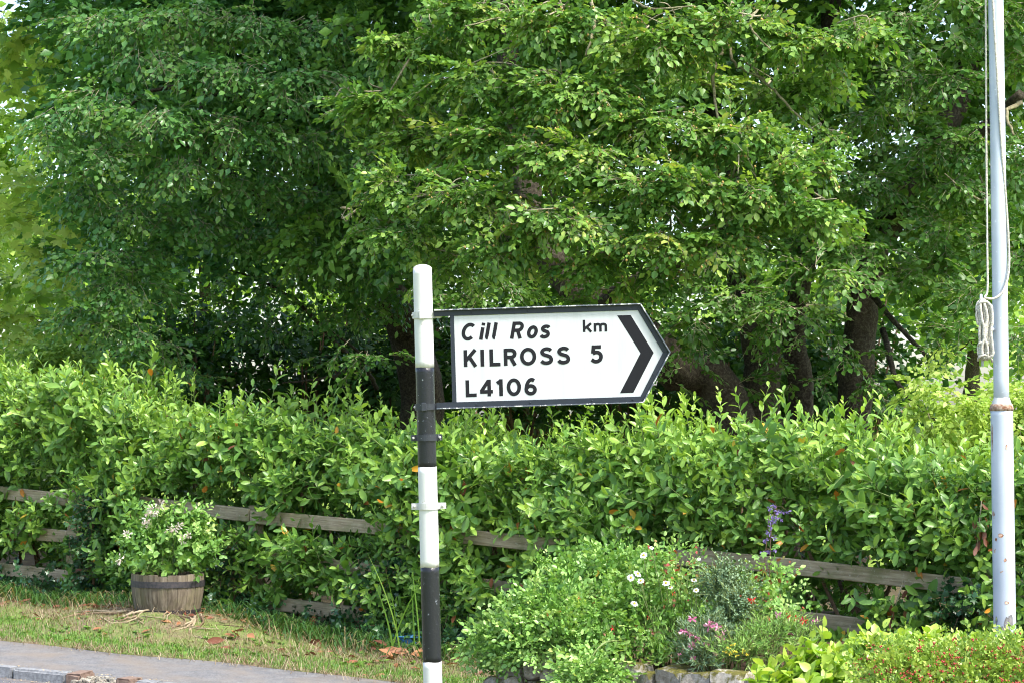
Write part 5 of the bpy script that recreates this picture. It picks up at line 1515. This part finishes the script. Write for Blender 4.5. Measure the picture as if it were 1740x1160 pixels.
for px, py in spots: flower_head(col, P(px, py, DC - .03), .006, 11, 'purple_petal', .022, name='flower', up=(0, 0, -.5))
fl = Fol()
for i in range(34):
    c = axis[R.integers(3, 15)] + R.normal(0, .07, 3); fl.add(frames(np.array([[R.normal(), -.5, R.normal(0, .4)]]), np.array([[0, -.5, 1.]]) + R.normal(0, .3, (1, 3))) * R.uniform(.035, .06), c[None], np.array([R.uniform(.3, .8)]))
grow(fl, 'lobed', 'rose', col, 40, 6)

# ------------------------------------------------------------------ shrubs in front of the flagpole
rng = np.random.default_rng(61)
HYD = [shoot(rng, 0.09 * rng.uniform(.8, 1.25), 0.15, 9, 1.1, 0.4) for _ in range(6)]
DH = 11.6
def near_foot(px, D):
    p = P(px, 900, D); p[2] = ground_u(uv_of(p[0], p[1])[0]) - .02; return p
lob = [L(1400, 1162, DH, 60, 30), L(1450, 1142, DH, 50, 26), L(1350, 1187, DH - .1, 56, 26), L(1430, 1202, DH - .15, 80, 30), L(1480, 1152, DH, 40, 26), L(1310, 1202, DH - .1, 36, 18, .7), L(1465, 1120, DH, 20, 10, .4), L(1500, 1182, DH, 40, 30), L(1380, 1132, DH, 20, 8, .3),
       L(1400, 1292, DH, 120, 70, 1.0), L(1360, 1382, DH, 90, 70, .6)]
bush('hydrangea', 'lime green large-leaved hydrangea in front of the flower bed', 'shrub', near_foot(1410, DH), lob, HYD, 'broad', 'hydrangea', 30, .5, .17, (.75, 1.15), 300, 16, stem_mat='stem', up=.8)
lob = [L(1570, 1126, DH + .3, 40, 16), L(1610, 1130, DH + .3, 36, 16), L(1545, 1133, DH + .3, 30, 16, .6), L(1680, 1128, DH + .3, 26, 12, .7), L(1590, 1168, DH + .3, 90, 40), L(1700, 1158, DH + .3, 60, 40), L(1600, 1288, DH + .3, 110, 80)]
bush('hydrangea', 'lime green hydrangea just behind the red-berried shrub at the flagpole foot', 'shrub', near_foot(1600, DH + .3), lob, HYD, 'broad', 'hydrangea', 30, .55, .17, (.7, 1.1), 200, 16, stem_mat='stem', up=.8)
DK = 10.6
COT = [beech_spray(rng, 0.021, 0.16, 9, 4, 0.1) for _ in range(6)]
lob = [L(1520, 1146, DK, 50, 22), L(1580, 1151, DK, 60, 28), L(1640, 1144, DK, 60, 24), L(1700, 1141, DK, 60, 22), L(1740, 1136, DK, 50, 22), L(1530, 1191, DK - .1, 60, 28), L(1600, 1196, DK - .1, 70, 34), L(1680, 1191, DK - .1, 70, 34), L(1745, 1186, DK - .1, 60, 34), L(1620, 1276, DK, 170, 70, 1), L(1640, 1406, DK, 150, 80, .7)]
cot = bush('cotoneaster', 'dense cotoneaster shrub speckled with tiny red berries in front of the flagpole', 'shrub', near_foot(1640, DK), lob, COT, 'small', 'cotoneaster', 62, .5, .2, (.8, 1.2), 200, 12, stem_mat='brown_stem', up=.7)
mb = MB()
for lb in lob[:9]:
    c, r = np.array(lb[:3]), np.array(lb[3:6])
    for i in range(95):
        d = unit(R.normal(0, 1, 3) + np.array([0, -.6, .5])); q_ = c + d * (r * R.uniform(.8, 1.05) + R.uniform(.02, .13))
        for j in range(R.integers(1, 4)): mb.add(OCT_V * R.uniform(.0035, .0055) + q_ + R.normal(0, .006, 3), OCT_T)
o = mb.build('berries', M['berry'], cot); o['kind'] = 'stuff'

# ------------------------------------------------------------------ ground cover and litter
def blades(name, label, n, u, v, hgt, wid, lean, tone, mat='blade', h0=0.0):
    """thin three-sided blades, each bent once"""
    base_ = np.stack([F0[0] + u * TU[0] + v * NV[0], F0[1] + u * TU[1] + v * NV[1], np.array([float(ground_u(a)) + verge_h(a, b) for a, b in zip(u, v)]) + h0], 1)
    az = R.uniform(0, 2 * np.pi, n); dirh = np.stack([np.cos(az), np.sin(az), 0 * az], 1); side = np.stack([-np.sin(az), np.cos(az), 0 * az], 1)
    w = wid[:, None]; hh = hgt[:, None]; l = lean[:, None]
    mid = base_ + UP * hh * .6 + dirh * hh * l * .35; tip = base_ + UP * hh * np.maximum(.08, 1 - l * .55) + dirh * hh * l
    V = np.stack([base_ - side * w, base_ + side * w, mid - side * w * .8, mid + side * w * .8, tip], 1).reshape(-1, 3)
    T = np.array([(0, 1, 3), (0, 3, 2), (2, 3, 4)])
    T = (T[None] + (np.arange(n) * 5)[:, None, None]).reshape(-1, 3)
    o = link(name, fast_mesh(name, V, T, np.repeat(np.clip(tone, 0, 1), 5)), M[mat]); tag(o, label, 'grass' if mat == 'blade' else 'litter', kind='stuff')
    return o
def dryness(u, v):
    m = 0.5 + 0.5 * np.sin(u * 1.9 + 1.3 * np.sin(v * 2.2)) * np.sin(v * 3.1 + u * .7)
    ed = np.array([verge_edge(a) for a in u]) - v
    d = np.exp(-(((u - bu) / 1.0) ** 2 + ((v - bv - .25) / .5) ** 2))
    return np.clip(.12 * m + .75 * d + .45 * np.clip((ed - .75) / .7, 0, 1) * (u < bu - .2) + .45 * np.clip(1 - ed / .07, 0, 1) + .65 * np.clip((ed - .35) / .3, 0, 1) * (u > bu + .5), 0, 1)
n = 52000
u = R.uniform(-2.2, 6.6, n); ve = np.array([verge_edge(a) for a in u]); v = ve + .02 - (ve - .1) * R.random(n) ** 1.15
dr = dryness(u, v)
keep = (R.random(n) > dr * .55) & ((v > .75) | (R.random(n) < .35)) & (np.hypot((u - bu) / .36, (v - bv) / .36) > 1)
u, v, dr = u[keep], v[keep], dr[keep]; n = len(u)
blades('grass', 'short green and dry grass of the verge in front of the fence', n, u, v, R.uniform(.02, .05, n) * (1.15 - .5 * dr), R.uniform(.0015, .003, n), R.uniform(.2, 1.0, n),
       np.where(R.random(n) < dr, R.uniform(.72, 1, n), R.uniform(.1, .5, n)))
n = 14000
u = R.uniform(-2.2, 7.2, n); ve = np.array([verge_edge(a) for a in u]); v = ve + .22 * R.random(n) ** 2 - (ve + .1) * R.random(n) * (R.random(n) < .8)
dr = dryness(u, v); keep = R.random(n) < dr * .7; u, v = u[keep], v[keep]; n = len(u)
blades('dry_litter', 'dry brown stalks and clippings strewn over the verge', n, u, v, R.uniform(.03, .12, n), R.uniform(.001, .003, n), R.uniform(1.2, 2.0, n), R.random(n), 'straw')
# long strap-like leaves flopping along the fence's foot
n = 4200
u = R.uniform(-2.2, 7.0, n); v = .25 + np.abs(R.normal(0, .2, n)); keep = ~((np.hypot((u - bu) / .5, (v - bv - .1) / .5) < 1) | ((u > 1.9) & (u < 2.3) & (v > .7)))
u, v = u[keep], v[keep]; n = len(u)
blades('long_grass', 'long floppy green leaves and rough grass along the foot of the fence', n, u, v, R.uniform(.08, .24, n), R.uniform(.003, .007, n), R.uniform(.8, 1.8, n), np.where(R.random(n) < .2, R.uniform(.75, 1, n), R.uniform(0, .12, n)))
# ground ivy right under the fence
fl = Fol(); n = 900
u = R.uniform(-2.2, 7.4, n); v = R.uniform(-.25, .45, n)
pos = np.array([UV(a, b, R.uniform(.02, .2)) for a, b in zip(u, v)])
rot = frames(OUT * .4 + R.normal(0, .8, (n, 3)), UP + OUT * .6 + R.normal(0, .4, (n, 3)))
for i in range(5):
    k = np.arange(n) % 5 == i; fl.place(IVY[i], pos[k], rot[k], R.uniform(.7, 1.2, k.sum()), .5 + R.normal(0, .2, k.sum()))
Mx, pp, tn = fl.arrays(); V, T, tt = leaf_mass('small', Mx, pp, tn)
o = link('ground_ivy', fast_mesh('ground_ivy', V, T, tt), M['ivy']); tag(o, 'dark ground ivy creeping under the fence', 'ivy', kind='stuff')
# fallen laurel leaves
fl = []; n = 420
u = R.uniform(-2.2, 7.2, n); v = np.clip(.35 + np.abs(R.normal(0, .6, n)), .1, 2.9)
d = np.stack([R.normal(0, 1, n), R.normal(0, 1, n), R.normal(0, .15, n)], 1)
pos = np.array([groundp(a, b, .012 if b < verge_edge(a) else .004) for a, b in zip(u, v)])
Mx = frames(d, UP + R.normal(0, .4, (n, 3))) * R.uniform(.04, .1, n)[:, None, None]
heap = [(680, 1108), (690, 1092), (700, 1100), (660, 1128), (670, 1122), (655, 1120), (640, 1105), (700, 1118), (775, 1122), (510, 1078), (570, 1075), (540, 1080), (415, 1095), (395, 1090), (120, 1030), (65, 1018), (128, 1015), (30, 1000), (645, 1098), (720, 1112)]
hp = []
for px, py in heap:
    for j in range(3):
        q_ = on_ground(px + R.normal(0, 8), py + R.normal(0, 4)); q_[2] += R.uniform(.02, .08); hp.append(q_)
hp = np.array(hp); m = len(hp)
Mx = np.concatenate([Mx, frames(R.normal(0, 1, (m, 3)) * (1, 1, .35) + np.array([0, -.2, .1]), R.normal(0, .5, (m, 3)) + np.array([0, -.5, 1.])) * R.uniform(.08, .15, m)[:, None, None]])
V, T, tt = leaf_mass('laurel', Mx, np.concatenate([pos, hp]), R.random(n + m))
o = link('fallen_leaves', fast_mesh('fallen_leaves', V, T, tt), M['fallen']); tag(o, 'fallen brown laurel leaves scattered over verge and path edge', 'leaves', kind='stuff')
# broad-leaved weeds in the turf
n = 170
wu = R.uniform(-1.5, 6.4, n); wv = np.array([verge_edge(a) for a in wu]) - R.uniform(.05, 1.2, n)
kk = (np.hypot((wu - bu) / .45, (wv - bv) / .45) > 1) & (wv > .5); wu, wv = wu[kk], wv[kk]; n = len(wu)
wp_ = np.repeat(np.array([groundp(a, b, .006) for a, b in zip(wu, wv)]), 6, 0); m = len(wp_)
az = R.uniform(0, 2 * np.pi, m); dd = np.stack([np.cos(az), np.sin(az), R.uniform(.1, .5, m)], 1)
V, T, tt = leaf_mass('rose', frames(dd, UP + R.normal(0, .3, (m, 3))) * R.uniform(.025, .055, m)[:, None, None], wp_, R.uniform(.1, .55, m))
o = link('weeds', fast_mesh('weeds', V, T, tt), M['blade']); tag(o, 'flat broad-leaved weeds growing in the verge grass', 'weeds', kind='stuff')
# yellowish catkin litter in the gutter
n = 2600
u = R.uniform(-2.5, 5, n); v = np.array([kerb_v(a) for a in u]) + np.where(R.random(n) < .6, np.abs(R.normal(0, .25, n)) + .04, -np.abs(R.normal(0, .2, n)))
pos = np.array([UV(a, b, -.06 if b > kerb_v(a) + .06 else (-.018 if b < kerb_v(a) - .07 else .01)) for a, b in zip(u, v)])
Mx = frames(np.stack([R.normal(0, 1, n), R.normal(0, 1, n), 0 * u], 1), np.tile(UP, (n, 1)) + R.normal(0, .3, (n, 3))) * R.uniform(.008, .022, n)[:, None, None]
V, T, tt = leaf_mass('small', Mx, pos, R.uniform(.5, 1, n))
o = link('gutter_litter', fast_mesh('gutter_litter', V, T, tt), M['straw']); tag(o, 'yellowish bits of litter along the kerb', 'litter', kind='stuff')

# upright strap-leaved plant between fence and post, and the blue tub behind it
q_ = P(682, 1095, fence_D(682, .55)); q_[2] = ground_u(uv_of(q_[0], q_[1])[0])
iris = thing('strap_leaved_plant', 'tuft of tall narrow upright green leaves beside the striped post', 'plant', q_)
for i in range(6):
    b0 = q_ + np.array([R.normal(0, .07), R.normal(0, .05), -.02]); hh = R.uniform(.45, .95); ln = R.normal(0, .16); ly = R.normal(0, .1)
    t_ = np.linspace(0, 1, 8); c = b0 + np.stack([ln * t_ ** 1.6, ly * t_ ** 1.5, hh * t_], 1); w = .0065 * (1 - t_ ** 3) + .0004
    sd = unit(np.array([1, R.normal(0, .6), 0])); V = np.concatenate([c - sd * w[:, None], c + sd * w[:, None]]); k = np.arange(7)
    mb = MB(); mb.add(V, np.concatenate([np.stack([k, k + 8, k + 9], 1), np.stack([k, k + 9, k + 1], 1)]), R.uniform(.2, .6)); mb.build('blade', M['blade'], iris)
tb = P(690, 1080, fence_D(690, .3)); tu, tv = uv_of(tb[0], tb[1]); tb = UV(tu, .2, -.09)
tub = thing('blue_tub', 'blue plastic tub half hidden in ivy behind the tall strap leaves', 'tub', tb)
mb = MB(); mb.tube([(0, 0, 0), (0, 0, .02), (0, 0, .2), (0, 0, .21), (0, 0, .2), (0, 0, .04)], [.12, .125, .15, .156, .143, .12], 24); mb.build('body', M['blue_plastic'], tub, local=True)
mb = MB(); t_ = np.linspace(0, 2 * np.pi, 25); mb.tube(np.stack([.156 * np.cos(t_), .156 * np.sin(t_), .205 + 0 * t_], 1), .007, 6, cap=False); mb.build('rim', M['blue_plastic'], tub, local=True)
